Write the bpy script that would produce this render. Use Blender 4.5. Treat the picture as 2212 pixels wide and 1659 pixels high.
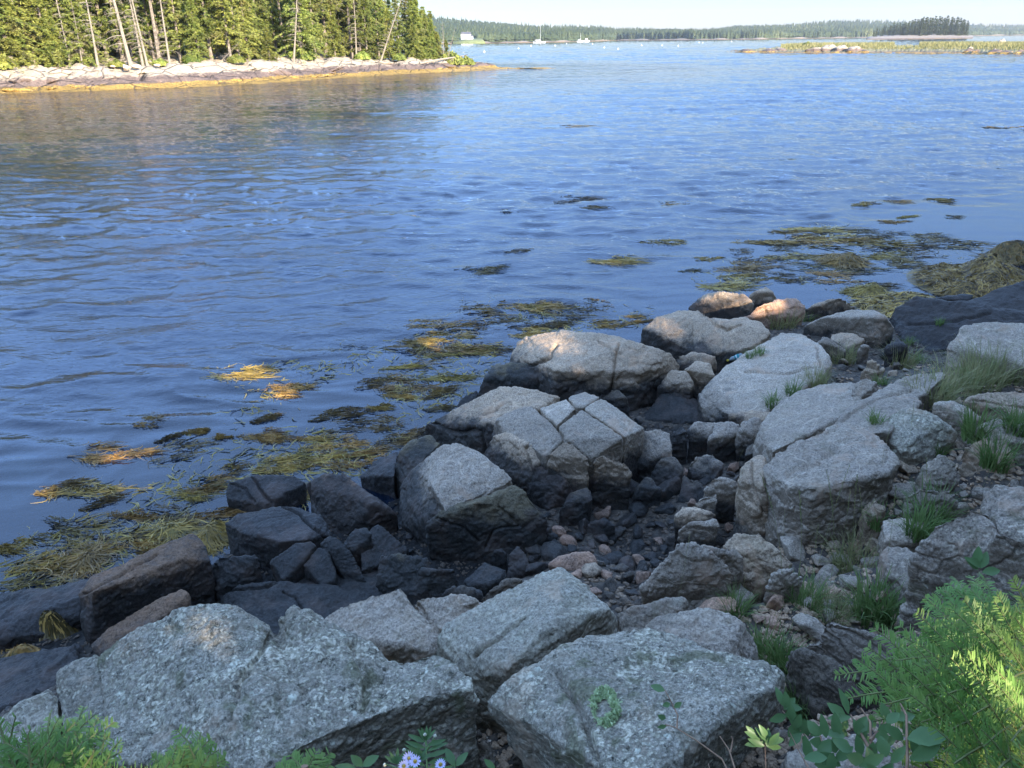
import bpy, bmesh, math, random
import numpy as np
from mathutils import Vector, Matrix
from mathutils.bvhtree import BVHTree

for o in list(bpy.data.objects): bpy.data.objects.remove(o)
SC = bpy.context.scene
COL = SC.collection
R = math.radians
random.seed(7)
RNG = np.random.default_rng(7)

# ------------------------------------------------------------------ camera
CAMZ = 3.8
PITCH, ROLL = math.atan(0.45), R(0.6)
_r = np.array([1., 0, 0]); _f = np.array([0, math.cos(PITCH), -math.sin(PITCH)]); _u = np.array([0, math.sin(PITCH), math.cos(PITCH)])
CR = _r*math.cos(ROLL) - _u*math.sin(ROLL); CU = _u*math.cos(ROLL) + _r*math.sin(ROLL); CF = _f
CAMP = np.array([0, 0, CAMZ])
cd = bpy.data.cameras.new('camera'); cam = bpy.data.objects.new('camera', cd); COL.objects.link(cam)
cam.matrix_world = Matrix(((CR[0], CU[0], -CF[0], 0), (CR[1], CU[1], -CF[1], 0), (CR[2], CU[2], -CF[2], CAMZ), (0, 0, 0, 1)))
cd.sensor_width = 36; cd.lens = 27.0; cd.clip_start = 0.05; cd.clip_end = 12000
SC.camera = cam

# ------------------------------------------------------------------ sky, sun, exposure
SUN_EL, SUN_AZ = R(20), R(38)            # azimuth: to the right of straight behind the camera
sun_dir = Vector((math.sin(SUN_AZ)*math.cos(SUN_EL), -math.cos(SUN_AZ)*math.cos(SUN_EL), math.sin(SUN_EL)))
W = bpy.data.worlds.new('World'); SC.world = W; W.use_nodes = True
wn = W.node_tree; bg = wn.nodes['Background']
sky = wn.nodes.new('ShaderNodeTexSky'); sky.sky_type = 'NISHITA'; sky.sun_disc = False
sky.sun_elevation = SUN_EL; sky.sun_rotation = math.atan2(sun_dir.x, sun_dir.y)
sky.air_density = 1.0; sky.dust_density = 0.15; sky.ozone_density = 2.0
tn = wn.nodes.new('ShaderNodeMix'); tn.data_type = 'RGBA'; tn.blend_type = 'MULTIPLY'; tn.inputs[0].default_value = 1; tn.inputs[7].default_value = (1.02, .985, 1.0, 1)
tc = wn.nodes.new('ShaderNodeTexCoord'); sx = wn.nodes.new('ShaderNodeSeparateXYZ'); wn.links.new(tc.outputs['Generated'], sx.inputs[0])
cr_ = wn.nodes.new('ShaderNodeValToRGB'); e_ = cr_.color_ramp.elements; e_[0].position = 0; e_[0].color = (.135, .145, .165, 1); e_[1].position = 1; e_[1].color = (1.35, 1.35, 1.35, 1)
for p_, c_ in ((.03, (.14, .165, .20)), (.12, (.17, .22, .31)), (.30, (.55, .63, .80)), (.6, (1.2, 1.2, 1.2))): q_ = e_.new(p_); q_.color = c_+(1,)
wn.links.new(sx.outputs[2], cr_.inputs[0]); t2 = wn.nodes.new('ShaderNodeMix'); t2.data_type = 'RGBA'; t2.blend_type = 'MULTIPLY'; t2.inputs[0].default_value = 1
wn.links.new(sky.outputs[0], t2.inputs[6]); wn.links.new(cr_.outputs[0], t2.inputs[7]); wn.links.new(t2.outputs[2], tn.inputs[6]); wn.links.new(tn.outputs[2], bg.inputs[0]); bg.inputs[1].default_value = 0.15
sl = bpy.data.lights.new('sun', 'SUN'); sl.energy = 3.2; sl.angle = R(0.53); sl.color = (1.0, 0.88, 0.72)
so = bpy.data.objects.new('sun', sl); COL.objects.link(so)
so.rotation_euler = sun_dir.to_track_quat('Z', 'Y').to_euler()
SC.view_settings.view_transform = 'Standard'; SC.view_settings.look = 'None'
SC.view_settings.exposure = 2.42; SC.view_settings.gamma = 1; SC.view_settings.use_curve_mapping = False
SC.cycles.use_denoising = True
SC.cycles.max_bounces = 6; SC.cycles.diffuse_bounces = 3; SC.cycles.glossy_bounces = 3
SC.cycles.transparent_max_bounces = 12; SC.cycles.volume_bounces = 0
SC.cycles.caustics_reflective = False; SC.cycles.caustics_refractive = False
SC.cycles.sample_clamp_indirect = 6

# ------------------------------------------------------------------ helpers: picture grid (2212 x 1659) <-> world
FD = 1659.0
def ray(x, y):
    return CR*((x-1106)/FD) + CU*((829.5-y)/FD) + CF
def at(x, y, z=0.0):
    d = ray(x, y); return CAMP + d*((z-CAMZ)/d[2])
def atd(x, y, dist):
    d = ray(x, y); return CAMP + d/np.linalg.norm(d)*dist
def proj(P):
    q = P - CAMP; w = q @ CF
    w = np.where(np.abs(w) < 1e-4, 1e-4, w)
    return 1106 + (q @ CR)/w*FD, 829.5 - (q @ CU)/w*FD, w

# ------------------------------------------------------------------ helpers: noise in numpy
def _h(ix, iy, iz, s):
    n = (ix*374761393 + iy*668265263 + iz*2147483647 + s*1274126177).astype(np.int64) & 0xffffffff
    n = ((n ^ (n >> 13))*1274126177) & 0xffffffff
    n = (n ^ (n >> 16)) & 0xffffffff
    return n.astype(np.float64)/4294967295.0
def vnoise(P, s=0):
    F = np.floor(P).astype(np.int64); f = P-F; f = f*f*f*(f*(f*6-15)+10)
    x, y, z = F[:, 0], F[:, 1], F[:, 2]; a, b, c = f[:, 0], f[:, 1], f[:, 2]
    def L(p, q, t): return p+(q-p)*t
    r = [[_h(x+i, y+j, z, s) for j in (0, 1)] for i in (0, 1)]
    r2 = [[_h(x+i, y+j, z+1, s) for j in (0, 1)] for i in (0, 1)]
    lo = L(L(r[0][0], r[1][0], a), L(r[0][1], r[1][1], a), b)
    hi = L(L(r2[0][0], r2[1][0], a), L(r2[0][1], r2[1][1], a), b)
    return L(lo, hi, c)*2-1
def fbm(P, scale, octv=4, s=0, gain=0.5):
    v = 0; a = 1; t = 0
    for o in range(octv):
        v = v + a*vnoise(P*scale + 17.3*o, s+o); t += a; a *= gain; scale *= 2.03
    return v/t
def worley(P, scale, s=0):
    Q = P*scale; F = np.floor(Q).astype(np.int64); best = np.full(len(P), 9.); sec = np.full(len(P), 9.); idv = np.zeros(len(P))
    for i in (-1, 0, 1):
        for j in (-1, 0, 1):
            for k in (-1, 0, 1):
                c = F+np.array([i, j, k])
                p = c+np.stack([_h(c[:, 0], c[:, 1], c[:, 2], s+q) for q in (1, 2, 3)], 1)
                d = np.linalg.norm(p-Q, axis=1)
                m = d < best
                sec = np.where(m, best, np.minimum(sec, d)); idv = np.where(m, _h(c[:, 0], c[:, 1], c[:, 2], s+9), idv); best = np.where(m, d, best)
    return best, sec, idv
def sstep(a, b, x):
    t = np.clip((x-a)/(b-a), 0, 1); return t*t*(3-2*t)

# ------------------------------------------------------------------ helpers: objects
def tag(o, label=None, cat=None, group=None, kind=None):
    if label: o['label'] = label
    if cat: o['category'] = cat
    if group: o['group'] = group
    if kind: o['kind'] = kind
    return o
def mesh_np(name, V, F, mat=None, smooth=False):
    """F: (n,k) int array of equal sized faces"""
    V = np.asarray(V, dtype=np.float32); F = np.asarray(F, dtype=np.int32)
    m = bpy.data.meshes.new(name); k = F.shape[1]
    m.vertices.add(len(V)); m.vertices.foreach_set('co', V.ravel())
    m.loops.add(F.size); m.loops.foreach_set('vertex_index', F.ravel())
    m.polygons.add(len(F)); m.polygons.foreach_set('loop_start', np.arange(0, F.size, k, dtype=np.int32))
    if smooth: m.polygons.foreach_set('use_smooth', np.ones(len(F), dtype=bool))
    m.update(calc_edges=True); m.validate()
    if mat: m.materials.append(mat)
    return m
def obj(name, m, parent=None, loc=None):
    o = bpy.data.objects.new(name, m); COL.objects.link(o)
    if parent: o.parent = parent
    if loc is not None: o.location = loc
    return o
def empty(name, loc=(0, 0, 0), rz=0):
    o = bpy.data.objects.new(name, None); COL.objects.link(o); o.location = loc; o.rotation_euler.z = rz; o.empty_display_size = .1
    return o
def get_co(m):
    a = np.empty(len(m.vertices)*3, dtype=np.float32); m.vertices.foreach_get('co', a); return a.reshape(-1, 3).astype(np.float64)
def get_no(m):
    a = np.empty(len(m.vertices)*3, dtype=np.float32); m.vertices.foreach_get('normal', a); return a.reshape(-1, 3).astype(np.float64)
def set_co(m, P):
    m.vertices.foreach_set('co', P.astype(np.float32).ravel()); m.update()
class MB:
    def __init__(s): s.V = []; s.F = []; s.n = 0
    def add(s, V, F):
        V = np.asarray(V, float); F = np.asarray(F, int); s.V.append(V); s.F.append(F+s.n); s.n += len(V)
    def box(s, c, d, rz=0):
        c = np.asarray(c, float); h = np.asarray(d, float)/2
        P = np.array([[x, y, z] for x in (-1, 1) for y in (-1, 1) for z in (-1, 1)])*h
        ca, sa = math.cos(rz), math.sin(rz); P = P @ np.array([[ca, sa, 0], [-sa, ca, 0], [0, 0, 1]])
        s.add(P+c, [[0, 1, 3, 2], [4, 6, 7, 5], [0, 4, 5, 1], [2, 3, 7, 6], [0, 2, 6, 4], [1, 5, 7, 3]])
    def tube(s, pts, rad, k=6):
        pts = np.asarray(pts, float); n = len(pts); rad = np.broadcast_to(rad, (n,)); T = np.gradient(pts, axis=0)
        T /= np.linalg.norm(T, axis=1)[:, None]+1e-9
        A = np.cross(T, [0.13, 0.31, 0.94]); A /= np.linalg.norm(A, axis=1)[:, None]+1e-9; B = np.cross(T, A)
        th = np.arange(k)/k*2*math.pi
        V = pts[:, None]+rad[:, None, None]*(A[:, None]*np.cos(th)[None, :, None]+B[:, None]*np.sin(th)[None, :, None])
        F = []
        for i in range(n-1):
            for j in range(k):
                a = i*k+j; b = i*k+(j+1) % k; F.append([a, b, b+k, a+k])
        s.add(V.reshape(-1, 3), F)
        c = len(pts)*k
        for e in (0, (n-1)*k):
            s.V.append(pts[0 if e == 0 else -1][None]); s.n += 1
            s.F.append(np.array([[e+j+(s.n-1-c), e+(j+1) % k+(s.n-1-c), s.n-1, s.n-1] for j in range(k)])); c += 1
    def build(s, name, mat, parent=None, smooth=False, loc=None):
        return obj(name, s.mesh(name, mat, smooth), parent, loc)
    def mesh(s, name, mat, smooth=False):
        V = np.concatenate(s.V); 
        bm = bmesh.new(); vs = [bm.verts.new(v) for v in V]
        for f in np.concatenate(s.F) if len({x.shape[1] for x in s.F}) == 1 else [g for x in s.F for g in x]:
            idx = list(dict.fromkeys(int(q) for q in f))
            if len(idx) > 2:
                try: fc = bm.faces.new([vs[q] for q in idx]); fc.smooth = smooth
                except ValueError: pass
        m = bpy.data.meshes.new(name); bm.to_mesh(m); bm.free(); m.materials.append(mat); return m

# ------------------------------------------------------------------ materials
class N:
    """tiny node helper"""
    def __init__(s, name):
        s.m = bpy.data.materials.new(name); s.m.use_nodes = True; s.t = s.m.node_tree; s.b = s.t.nodes['Principled BSDF']; s.out = s.t.nodes['Material Output']
        s.b.inputs['Specular IOR Level'].default_value = 0.3
    def n(s, t, **k):
        q = s.t.nodes.new(t)
        for a, v in k.items(): setattr(q, a, v)
        return q
    def l(s, a, b): s.t.links.new(a, b)
    def v(s, sock, val):
        if hasattr(val, 'is_output') or isinstance(val, bpy.types.NodeSocket): s.l(val, sock)
        else: sock.default_value = val
    def pos(s):
        if not hasattr(s, '_p'): s._p = s.n('ShaderNodeNewGeometry')
        return s._p.outputs['Position']
    def nrm(s): s.pos(); return s._p.outputs['Normal']
    def mapping(s, vec, scale=(1, 1, 1), loc=(0, 0, 0), rot=(0, 0, 0)):
        q = s.n('ShaderNodeMapping'); s.l(vec, q.inputs[0]); q.inputs['Scale'].default_value = scale; q.inputs['Location'].default_value = loc; q.inputs['Rotation'].default_value = rot
        return q.outputs[0]
    def noise(s, scale, detail=4, rough=0.5, dist=0.0, vec=None):
        q = s.n('ShaderNodeTexNoise'); s.l(vec or s.pos(), q.inputs['Vector']); s.v(q.inputs['Scale'], scale); q.inputs['Detail'].default_value = detail
        q.inputs['Roughness'].default_value = rough; q.inputs['Distortion'].default_value = dist; return q.outputs['Fac']
    def vor(s, scale, feature='F1', vec=None, out='Distance', rnd=1):
        q = s.n('ShaderNodeTexVoronoi', feature=feature); s.l(vec or s.pos(), q.inputs['Vector']); q.inputs['Scale'].default_value = scale; q.inputs['Randomness'].default_value = rnd; return q.outputs[out]
    def ma(s, op, a, b=0.0, c=0.0, clamp=False):
        q = s.n('ShaderNodeMath', operation=op, use_clamp=clamp); s.v(q.inputs[0], a); s.v(q.inputs[1], b); s.v(q.inputs[2], c); return q.outputs[0]
    def mr(s, x, a, b, lo=0.0, hi=1.0, smooth=True):
        q = s.n('ShaderNodeMapRange', interpolation_type='SMOOTHSTEP' if smooth else 'LINEAR'); s.v(q.inputs[0], x)
        for i, k in enumerate((a, b, lo, hi)): s.v(q.inputs[1+i], k)
        return q.outputs[0]
    def mix(s, f, a, b, mode='MIX'):
        q = s.n('ShaderNodeMix', data_type='RGBA', blend_type=mode); s.v(q.inputs[0], f)
        s.v(q.inputs[6], a if not isinstance(a, tuple) else a+(1,)); s.v(q.inputs[7], b if not isinstance(b, tuple) else b+(1,)); return q.outputs[2]
    def ramp(s, x, stops):
        q = s.n('ShaderNodeValToRGB'); s.v(q.inputs[0], x); e = q.color_ramp.elements
        while len(e) < len(stops): e.new(0.5)
        for i, (p, c) in enumerate(stops): e[i].position = p; e[i].color = c+(1,) if isinstance(c, tuple) else (c, c, c, 1)
        return q.outputs[0]
    def xyz(s, vec): q = s.n('ShaderNodeSeparateXYZ'); s.l(vec, q.inputs[0]); return q.outputs
    def bump(s, h, dist, strength=1.0, normal=None):
        q = s.n('ShaderNodeBump'); s.l(h, q.inputs['Height']); s.v(q.inputs['Distance'], dist); s.v(q.inputs['Strength'], strength)
        if normal is not None: s.l(normal, q.inputs['Normal'])
        return q.outputs[0]
    def color(s, c): s.v(s.b.inputs['Base Color'], c if not isinstance(c, tuple) else c+(1,)); return s
    def rough(s, r): s.v(s.b.inputs['Roughness'], r); return s
    def normal(s, x): s.l(x, s.b.inputs['Normal']); return s

def rock_mat():
    q = N('rock'); P = q.pos(); z = q.xyz(P)[2]; nz = q.xyz(q.nrm())[2]
    oi = q.n('ShaderNodeObjectInfo'); tint = oi.outputs['Color']; al = oi.outputs['Alpha']
    big = q.noise(2.3, 5, .6); mid = q.noise(14, 6, .65); fine = q.noise(75, 5, .75); sp = q.vor(150, out='Color')
    g = q.ramp(fine, [(.28, (.07, .065, .06)), (.42, (.27, .26, .24)), (.56, (.46, .445, .42)), (.75, (.66, .64, .61))])
    spk = q.xyz(sp)[0]
    g = q.mix(q.mr(spk, .76, .82, 0, .45), g, (.055, .05, .05)); g = q.mix(q.mr(spk, .05, .10, .35, 0), g, (.60, .58, .55))
    g = q.mix(q.mr(mid, .42, .68, 0, .45), g, (.42, .37, .31))
    g = q.mix(q.mr(big, .35, .65, 0, .30), g, (.15, .14, .13))
    # darker vertical faces (no pale crust there), pale crust on tops
    top = q.mr(q.ma('ADD', nz, q.ma('MULTIPLY', q.ma('SUBTRACT', big, .5), .9)), .05, .42)
    g = q.mix(q.ma('MULTIPLY', q.ma('SUBTRACT', 1, top), .58), g, (.11, .092, .068))
    # lichen : alpha of the object colour
    ln = q.noise(44, 7, .78, .25); ln2 = q.noise(5, 5, .6)
    lm = q.ma('MULTIPLY', q.mr(q.ma('ADD', ln, q.ma('MULTIPLY', q.ma('SUBTRACT', ln2, .5), .5)), .47, .56), q.ma('MULTIPLY', al, q.ma('MULTIPLY_ADD', top, .85, .15)))
    lc = q.mix(q.mr(q.noise(60, 3), .4, .6), (.35, .345, .30), (.62, .605, .55))
    g = q.mix(lm, g, lc)
    dm = q.ma('MULTIPLY', q.mr(q.noise(24, 8, .8, .2, vec=q.mapping(P, loc=(3, 7, 1))), .54, .62), q.ma('MULTIPLY', al, .85))
    g = q.mix(dm, g, (.055, .06, .05))
    om = q.ma('MULTIPLY', q.mr(q.noise(11, 3, .6, vec=q.mapping(P, loc=(9, 2, 5))), .655, .70), q.ma('MULTIPLY', al, .8))
    g = q.mix(om, g, (.62, .66, .62))
    bare = q.mr(q.noise(3.3, 4, .65, .4, vec=q.mapping(P, loc=(1, 8, 3))), .56, .66, 0, .55); g = q.mix(bare, g, (.44, .36, .30))
    ol = q.ma('MULTIPLY', q.mr(q.noise(4.4, 6, .7, .6, vec=q.mapping(P, loc=(6, 1, 8))), .54, .64, 0, .7), al); g = q.mix(ol, g, (.13, .14, .085))
    vein = q.mr(q.ma('ABSOLUTE', q.ma('SUBTRACT', q.noise(1.4, 3, .5, .3, vec=q.mapping(P, (1, 1, 2), loc=(2, 2, 2))), .5)), .0, .006, .5, 0); g = q.mix(vein, g, (.60, .57, .52))
    rv = q.mr(oi.outputs['Random'], 0, 1, .84, 1.14, False); g = q.mix(1.0, g, q.mix(1.0, tint, (1.17, 1.0, .82), 'MULTIPLY'), 'MULTIPLY'); hs = q.n('ShaderNodeHueSaturation'); q.l(g, hs.inputs['Color']); q.l(rv, hs.inputs['Value']); g = hs.outputs[0]
    # tide band : black crust low down, brown weed film lower
    tn = q.ma('ADD', z, q.ma('ADD', q.ma('MULTIPLY', q.ma('SUBTRACT', big, .5), .55), q.ma('MULTIPLY', q.ma('SUBTRACT', mid, .5), .22)))
    tide = q.ma('MULTIPLY', q.mr(tn, .57, .40), q.mr(q.xyz(tint)[0], 1.05, 1.12, 1.0, .45))
    blk = q.mix(q.mr(fine, .35, .7), (.009, .010, .010), (.048, .046, .043))
    blk = q.mix(q.mr(q.noise(4, 4, .6, vec=q.mapping(P, loc=(4, 4, 4))), .45, .7, 0, .7), blk, (.085, .060, .048))
    g = q.mix(q.ma('MULTIPLY', tide, .93), g, blk)
    q.color(g)
    q.rough(q.ma('MINIMUM', q.mr(tide, 0, 1, .85, .48, False), q.mr(q.xyz(tint)[0], .15, .5, .62, .9, False)))
    h = q.ma('ADD', q.ma('MULTIPLY', fine, .35), q.ma('ADD', q.ma('MULTIPLY', mid, 1.0), q.ma('MULTIPLY', lm, .35)))
    pit = q.vor(34, out='Distance')
    b1 = q.bump(q.ma('ADD', h, q.ma('MULTIPLY', pit, .25)), .016, .9)
    q.normal(b1)
    return q.m
M = {}
M['rock'] = rock_mat()

def ground_mat():
    q = N('shore_ground'); P = q.pos(); z = q.xyz(P)[2]
    v = q.vor(22, out='Color'); vd = q.vor(22); n = q.noise(60, 5, .7); big = q.noise(1.7, 4)
    c = q.mix(q.xyz(v)[0], (.055, .045, .036), (.17, .135, .10)); c = q.mix(q.mr(n, .35, .7, 0, .6), c, (.045, .040, .036))
    c = q.mix(q.mr(q.ma('ADD', z, q.ma('MULTIPLY', big, .3)), .38, .22), c, (.022, .020, .018))
    q.color(c).rough(.8)
    q.normal(q.bump(q.ma('ADD', q.ma('MULTIPLY', vd, -1), q.ma('MULTIPLY', n, .4)), .03, 1))
    return q.m
M['ground'] = ground_mat()

def water_mat():
    q = N('sea_water'); P = q.pos(); xyz = q.xyz(P)
    # calm lee near the rocks : distance from the shoreline that runs from lower left to upper right
    s = q.ma('ADD', q.ma('MULTIPLY', xyz[0], -.50), q.ma('MULTIPLY', xyz[1], .86)); s = q.ma('SUBTRACT', s, q.ma('MULTIPLY', q.ma('MINIMUM', q.ma('MAXIMUM', xyz[0], 0.0), 7.0), .36))
    calm = q.mr(q.ma('ADD', s, q.ma('MULTIPLY', q.noise(.25, 2), 4.0)), 9.0, 13.0, .13, 1.0)
    w = q.noise(.55, 3, .5, .6, vec=q.mapping(P, (1, 2.2, 1), rot=(0, 0, R(-14))))
    m = q.noise(2.6, 3, .55, .5, vec=q.mapping(P, (1, 1.9, 1), rot=(0, 0, R(-18))))
    f = q.noise(8.5, 3, .6, .4, vec=q.mapping(P, (1, 1.7, 1), rot=(0, 0, R(12))))
    gust = q.mr(q.noise(.035, 4, .6, vec=q.mapping(P, (1, 3.5, 1))), .3, .7, .55, 1.25)
    h = q.ma('ADD', q.ma('MULTIPLY', m, .011), q.ma('MULTIPLY', f, .011))
    nb = q.bump(h, q.ma('MULTIPLY', calm, gust), 1.0)
    gl = q.n('ShaderNodeBsdfGlossy'); gl.inputs['Roughness'].default_value = .015; q.l(nb, gl.inputs['Normal'])
    df = q.n('ShaderNodeBsdfDiffuse'); df.inputs['Color'].default_value = (.006, .018, .045, 1)
    tr = q.n('ShaderNodeBsdfTransparent'); tr.inputs['Color'].default_value = (.55, .62, .62, 1)
    mx = q.n('ShaderNodeMixShader'); q.l(q.mr(s, 6.5, 11.5, .55, 0), mx.inputs[0]); q.l(df.outputs[0], mx.inputs[1]); q.l(tr.outputs[0], mx.inputs[2])
    fr = q.n('ShaderNodeFresnel'); fr.inputs['IOR'].default_value = 1.38; q.l(nb, fr.inputs['Normal'])
    m2 = q.n('ShaderNodeMixShader'); q.l(q.ma('MULTIPLY_ADD', fr.outputs[0], 1.0, .025, clamp=True), m2.inputs[0]); q.l(mx.outputs[0], m2.inputs[1]); q.l(gl.outputs[0], m2.inputs[2])
    q.l(m2.outputs[0], q.out.inputs['Surface']); q.t.nodes.remove(q.b)
    return q.m
M['water'] = water_mat()

def leafy(name, a, b, scale=3.0, trans=.35, rough=.55, orand=.0, c3=None):
    q = N(name); P = q.pos(); c = q.mix(q.mr(q.noise(scale, 4, .7), .3, .7), a, b)
    if c3: c = q.mix(q.mr(q.noise(scale*.3, 3, .6, vec=q.mapping(P, loc=(5, 5, 5))), .52, .72, 0, .8), c, c3)
    if orand:
        oi = q.n('ShaderNodeObjectInfo'); hs = q.n('ShaderNodeHueSaturation'); q.l(c, hs.inputs['Color'])
        q.l(q.mr(oi.outputs['Random'], 0, 1, 1-orand, 1+orand, False), hs.inputs['Value']); q.l(q.mr(q.ma('FRACT', q.ma('MULTIPLY', oi.outputs['Random'], 7.7)), 0, 1, .5-.035*orand*2, .5+.02*orand*2, False), hs.inputs['Hue']); c = hs.outputs[0]
    q.color(c).rough(rough)
    if trans:
        t = q.n('ShaderNodeBsdfTranslucent'); q.l(c, t.inputs[0]); mx = q.n('ShaderNodeMixShader'); mx.inputs[0].default_value = trans
        q.l(q.b.outputs[0], mx.inputs[1]); q.l(t.outputs[0], mx.inputs[2]); q.l(mx.outputs[0], q.out.inputs['Surface'])
    return q.m
M['needles'] = leafy('conifer_needles', (.10, .145, .028), (.36, .38, .085), 1.6, .35, .6, .28, (.28, .26, .10))
M['fir'] = leafy('fir_needles', (.12, .24, .055), (.23, .37, .09), 9, .35, .4)
M['firtip'] = leafy('fir_new_needles', (.20, .33, .08), (.31, .43, .12), 9, .4, .4)
M['grass'] = leafy('grass_blade', (.10, .17, .045), (.19, .25, .08), 7, .35, .5)
M['drygrass'] = leafy('dry_grass', (.36, .31, .15), (.22, .25, .09), 6, .3, .6)
M['leaf'] = leafy('shrub_leaf', (.10, .19, .07), (.16, .26, .10), 8, .3, .35)
M['weed'] = leafy('rockweed', (.19, .13, .03), (.48, .33, .085), 4, .15, .35, .35)
M['weeddark'] = leafy('dark_rockweed', (.05, .038, .016), (.20, .14, .04), 5, .1, .35, .3)
M['farspruce'] = leafy('far_spruce', (.035, .055, .022), (.10, .125, .04), .5, .15, .7)
M['farforest'] = leafy('far_forest', (.028, .046, .020), (.075, .095, .035), .05, .15, .7, 0, (.15, .16, .06))
M['marsh'] = leafy('marsh_grass', (.20, .20, .07), (.30, .26, .11), .35, .2, .7)
def plain(name, c, r=.6, var=.25, scale=20, metal=0, bumpd=0):
    q = N(name); n = q.noise(scale, 5, .6); lo = tuple(x*(1-var) for x in c); hi = tuple(min(1, x*(1+var)) for x in c)
    q.color(q.mix(q.mr(n, .3, .7), lo, hi)).rough(r); q.b.inputs['Metallic'].default_value = metal
    if bumpd: q.normal(q.bump(n, bumpd, 1))
    return q.m
M['bark'] = plain('tree_bark', (.20, .165, .13), .9, .45, 6, 0, .03)
M['paledead'] = plain('bleached_wood', (.24, .205, .16), .9, .25, 8, 0, .02)
M['greentwig'] = plain('young_twig', (.16, .17, .06), .8, .2, 60)
M['twig'] = plain('twig_bark', (.24, .14, .08), .7, .3, 60)
M['lightsnow'] = plain('white_paint', (.80, .80, .78), .45, .05, 5)
M['roofgrey'] = plain('roof_shingle', (.10, .10, .11), .8, .2, 2)
M['paneglass'] = plain('window_glass', (.06, .08, .10), .1, .1, 2)
M['hullblue'] = plain('dark_boat_paint', (.10, .12, .16), .4, .1, 2)
M['darksoil'] = plain('forest_soil', (.07, .055, .035), .9, .5, 2, 0, .05)

def island_rock_mat(name='shore_ledge', weed=.45, dark=1.1, pale=(.37, .31, .23)):
    q = N(name); P = q.pos(); z = q.xyz(P)[2]
    n = q.noise(.9, 6, .65); f = q.noise(7, 6, .7); j = q.vor(.35, 'DISTANCE_TO_EDGE', vec=q.mapping(P, (1, 1, 2.2), rot=(.2, .1, .5)))
    c = q.mix(q.mr(f, .3, .7), tuple(x*.72 for x in pale), tuple(min(1, x*1.18) for x in pale)); c = q.mix(q.mr(n, .5, .7, 0, .6), c, (.42, .29, .20))
    c = q.mix(q.mr(n, .42, .30, 0, .4), c, (.20, .17, .14))
    zz = q.ma('ADD', z, q.ma('MULTIPLY', q.ma('SUBTRACT', n, .5), 1.1))
    dk = q.mix(q.mr(f, .3, .7), (.085, .065, .055), (.19, .135, .11))
    c = q.mix(q.mr(zz, dark, dark-.28), c, dk)
    wd = q.mix(q.mr(f, .35, .65), (.14, .09, .028), (.42, .27, .07))
    c = q.mix(q.mr(q.ma('ADD', z, q.ma('MULTIPLY', q.ma('SUBTRACT', n, .5), .55)), weed, weed-.12), c, wd)
    c = q.mix(q.mr(j, .03, .0, 0, .75), c, (.05, .04, .035))
    q.color(c).rough(.8)
    q.normal(q.bump(q.ma('ADD', q.ma('MULTIPLY', f, .5), q.ma('ADD', n, q.ma('MULTIPLY', q.mr(j, 0, .06), .6))), .14, 1))
    return q.m
M['ledge'] = island_rock_mat()
# ================================================================== SHORE GROUND
GC = []   # control points (x,y,z) in metres
for s in """0,1659,.75 300,1659,.8 800,1659,.85 1100,1659,.85 1500,1659,1.2 1900,1659,1.45 2212,1659,1.7 1030,1540,.5 1700,1520,.9 2212,1400,1.4
0,1500,.12 100,1400,.10 60,1600,.3 180,1500,.25 0,1345,.0 700,1250,.0 480,1250,-.05 1000,1230,.02 1300,1060,.10 1400,1180,.12 1560,1150,.3 1300,1330,.4 1600,1280,.55
1800,1200,.60 1720,1150,.52 1950,1100,.88 2212,1000,1.2 2000,950,1.0 2100,840,.92 1900,850,.7 1780,840,.5 1650,950,.25 1500,900,.2 1420,970,.12 1400,850,.0 1500,760,.2 1700,700,.35 1950,740,.3
2212,700,.45 2212,640,.0 1950,660,-.05 1120,940,.0 1250,960,.1 850,1150,-.05 700,1100,-.1 2000,1250,.98 1750,1350,.85 1600,1450,.8
1040,900,-.12 900,1000,-.12 780,1060,-.12 500,1140,-.12 430,1200,-.12 230,1250,-.12 0,1320,-.15 1380,730,-.15 1480,650,-.15 1790,640,-.15 1900,650,-.08 2050,600,-.12 2180,600,-.08 2100,540,-.15 1830,545,-.2 1750,500,-.35
0,1150,-.5 300,1050,-.45 600,930,-.4 600,800,-.8 1000,750,-.4 1250,660,-.4 1400,600,-.5 1000,640,-.8 1700,450,-.9 2100,450,-.8 0,900,-1.1 300,700,-1.5 2212,480,-.5 2212,520,-.3 2320,500,-.5 1000,500,-1.8 0,400,-2.6 2212,380,-1.5 1100,300,-3""".split():
    a, b, c = map(float, s.split(',')); p = at(a, b, c); GC.append(p)
GC += [np.array(p, float) for p in [(-3, -1, 1.6), (0, -1, 2.0), (3, -1, 2.4), (-8, -3, 1.6), (8, -3, 2.8), (0, -6, 2.8), (-15, -12, 3), (15, -12, 3.5), (-6, 3, .5), (-9, 2, .4), (-8, 4.5, -.3), (-14, 3, -.3), (-12, 6, -.9),
       (7, 6, 1.6), (9, 9, .7), (8, 12, -.2), (12, 8, 1.6), (12, 15, -.3), (16, 12, 1.0), (10, 20, -.9), (20, 20, -.5), (0, 40, -3), (-30, 30, -3), (30, 40, -3), (6, 3, 2.1), (10, 2, 2.6), (0, -40, 4), (60, -10, 4), (-60, -20, 3), (60, 40, -3), (-60, 30, -3), (0, 90, -4)]]
GC = np.array(GC)
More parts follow.
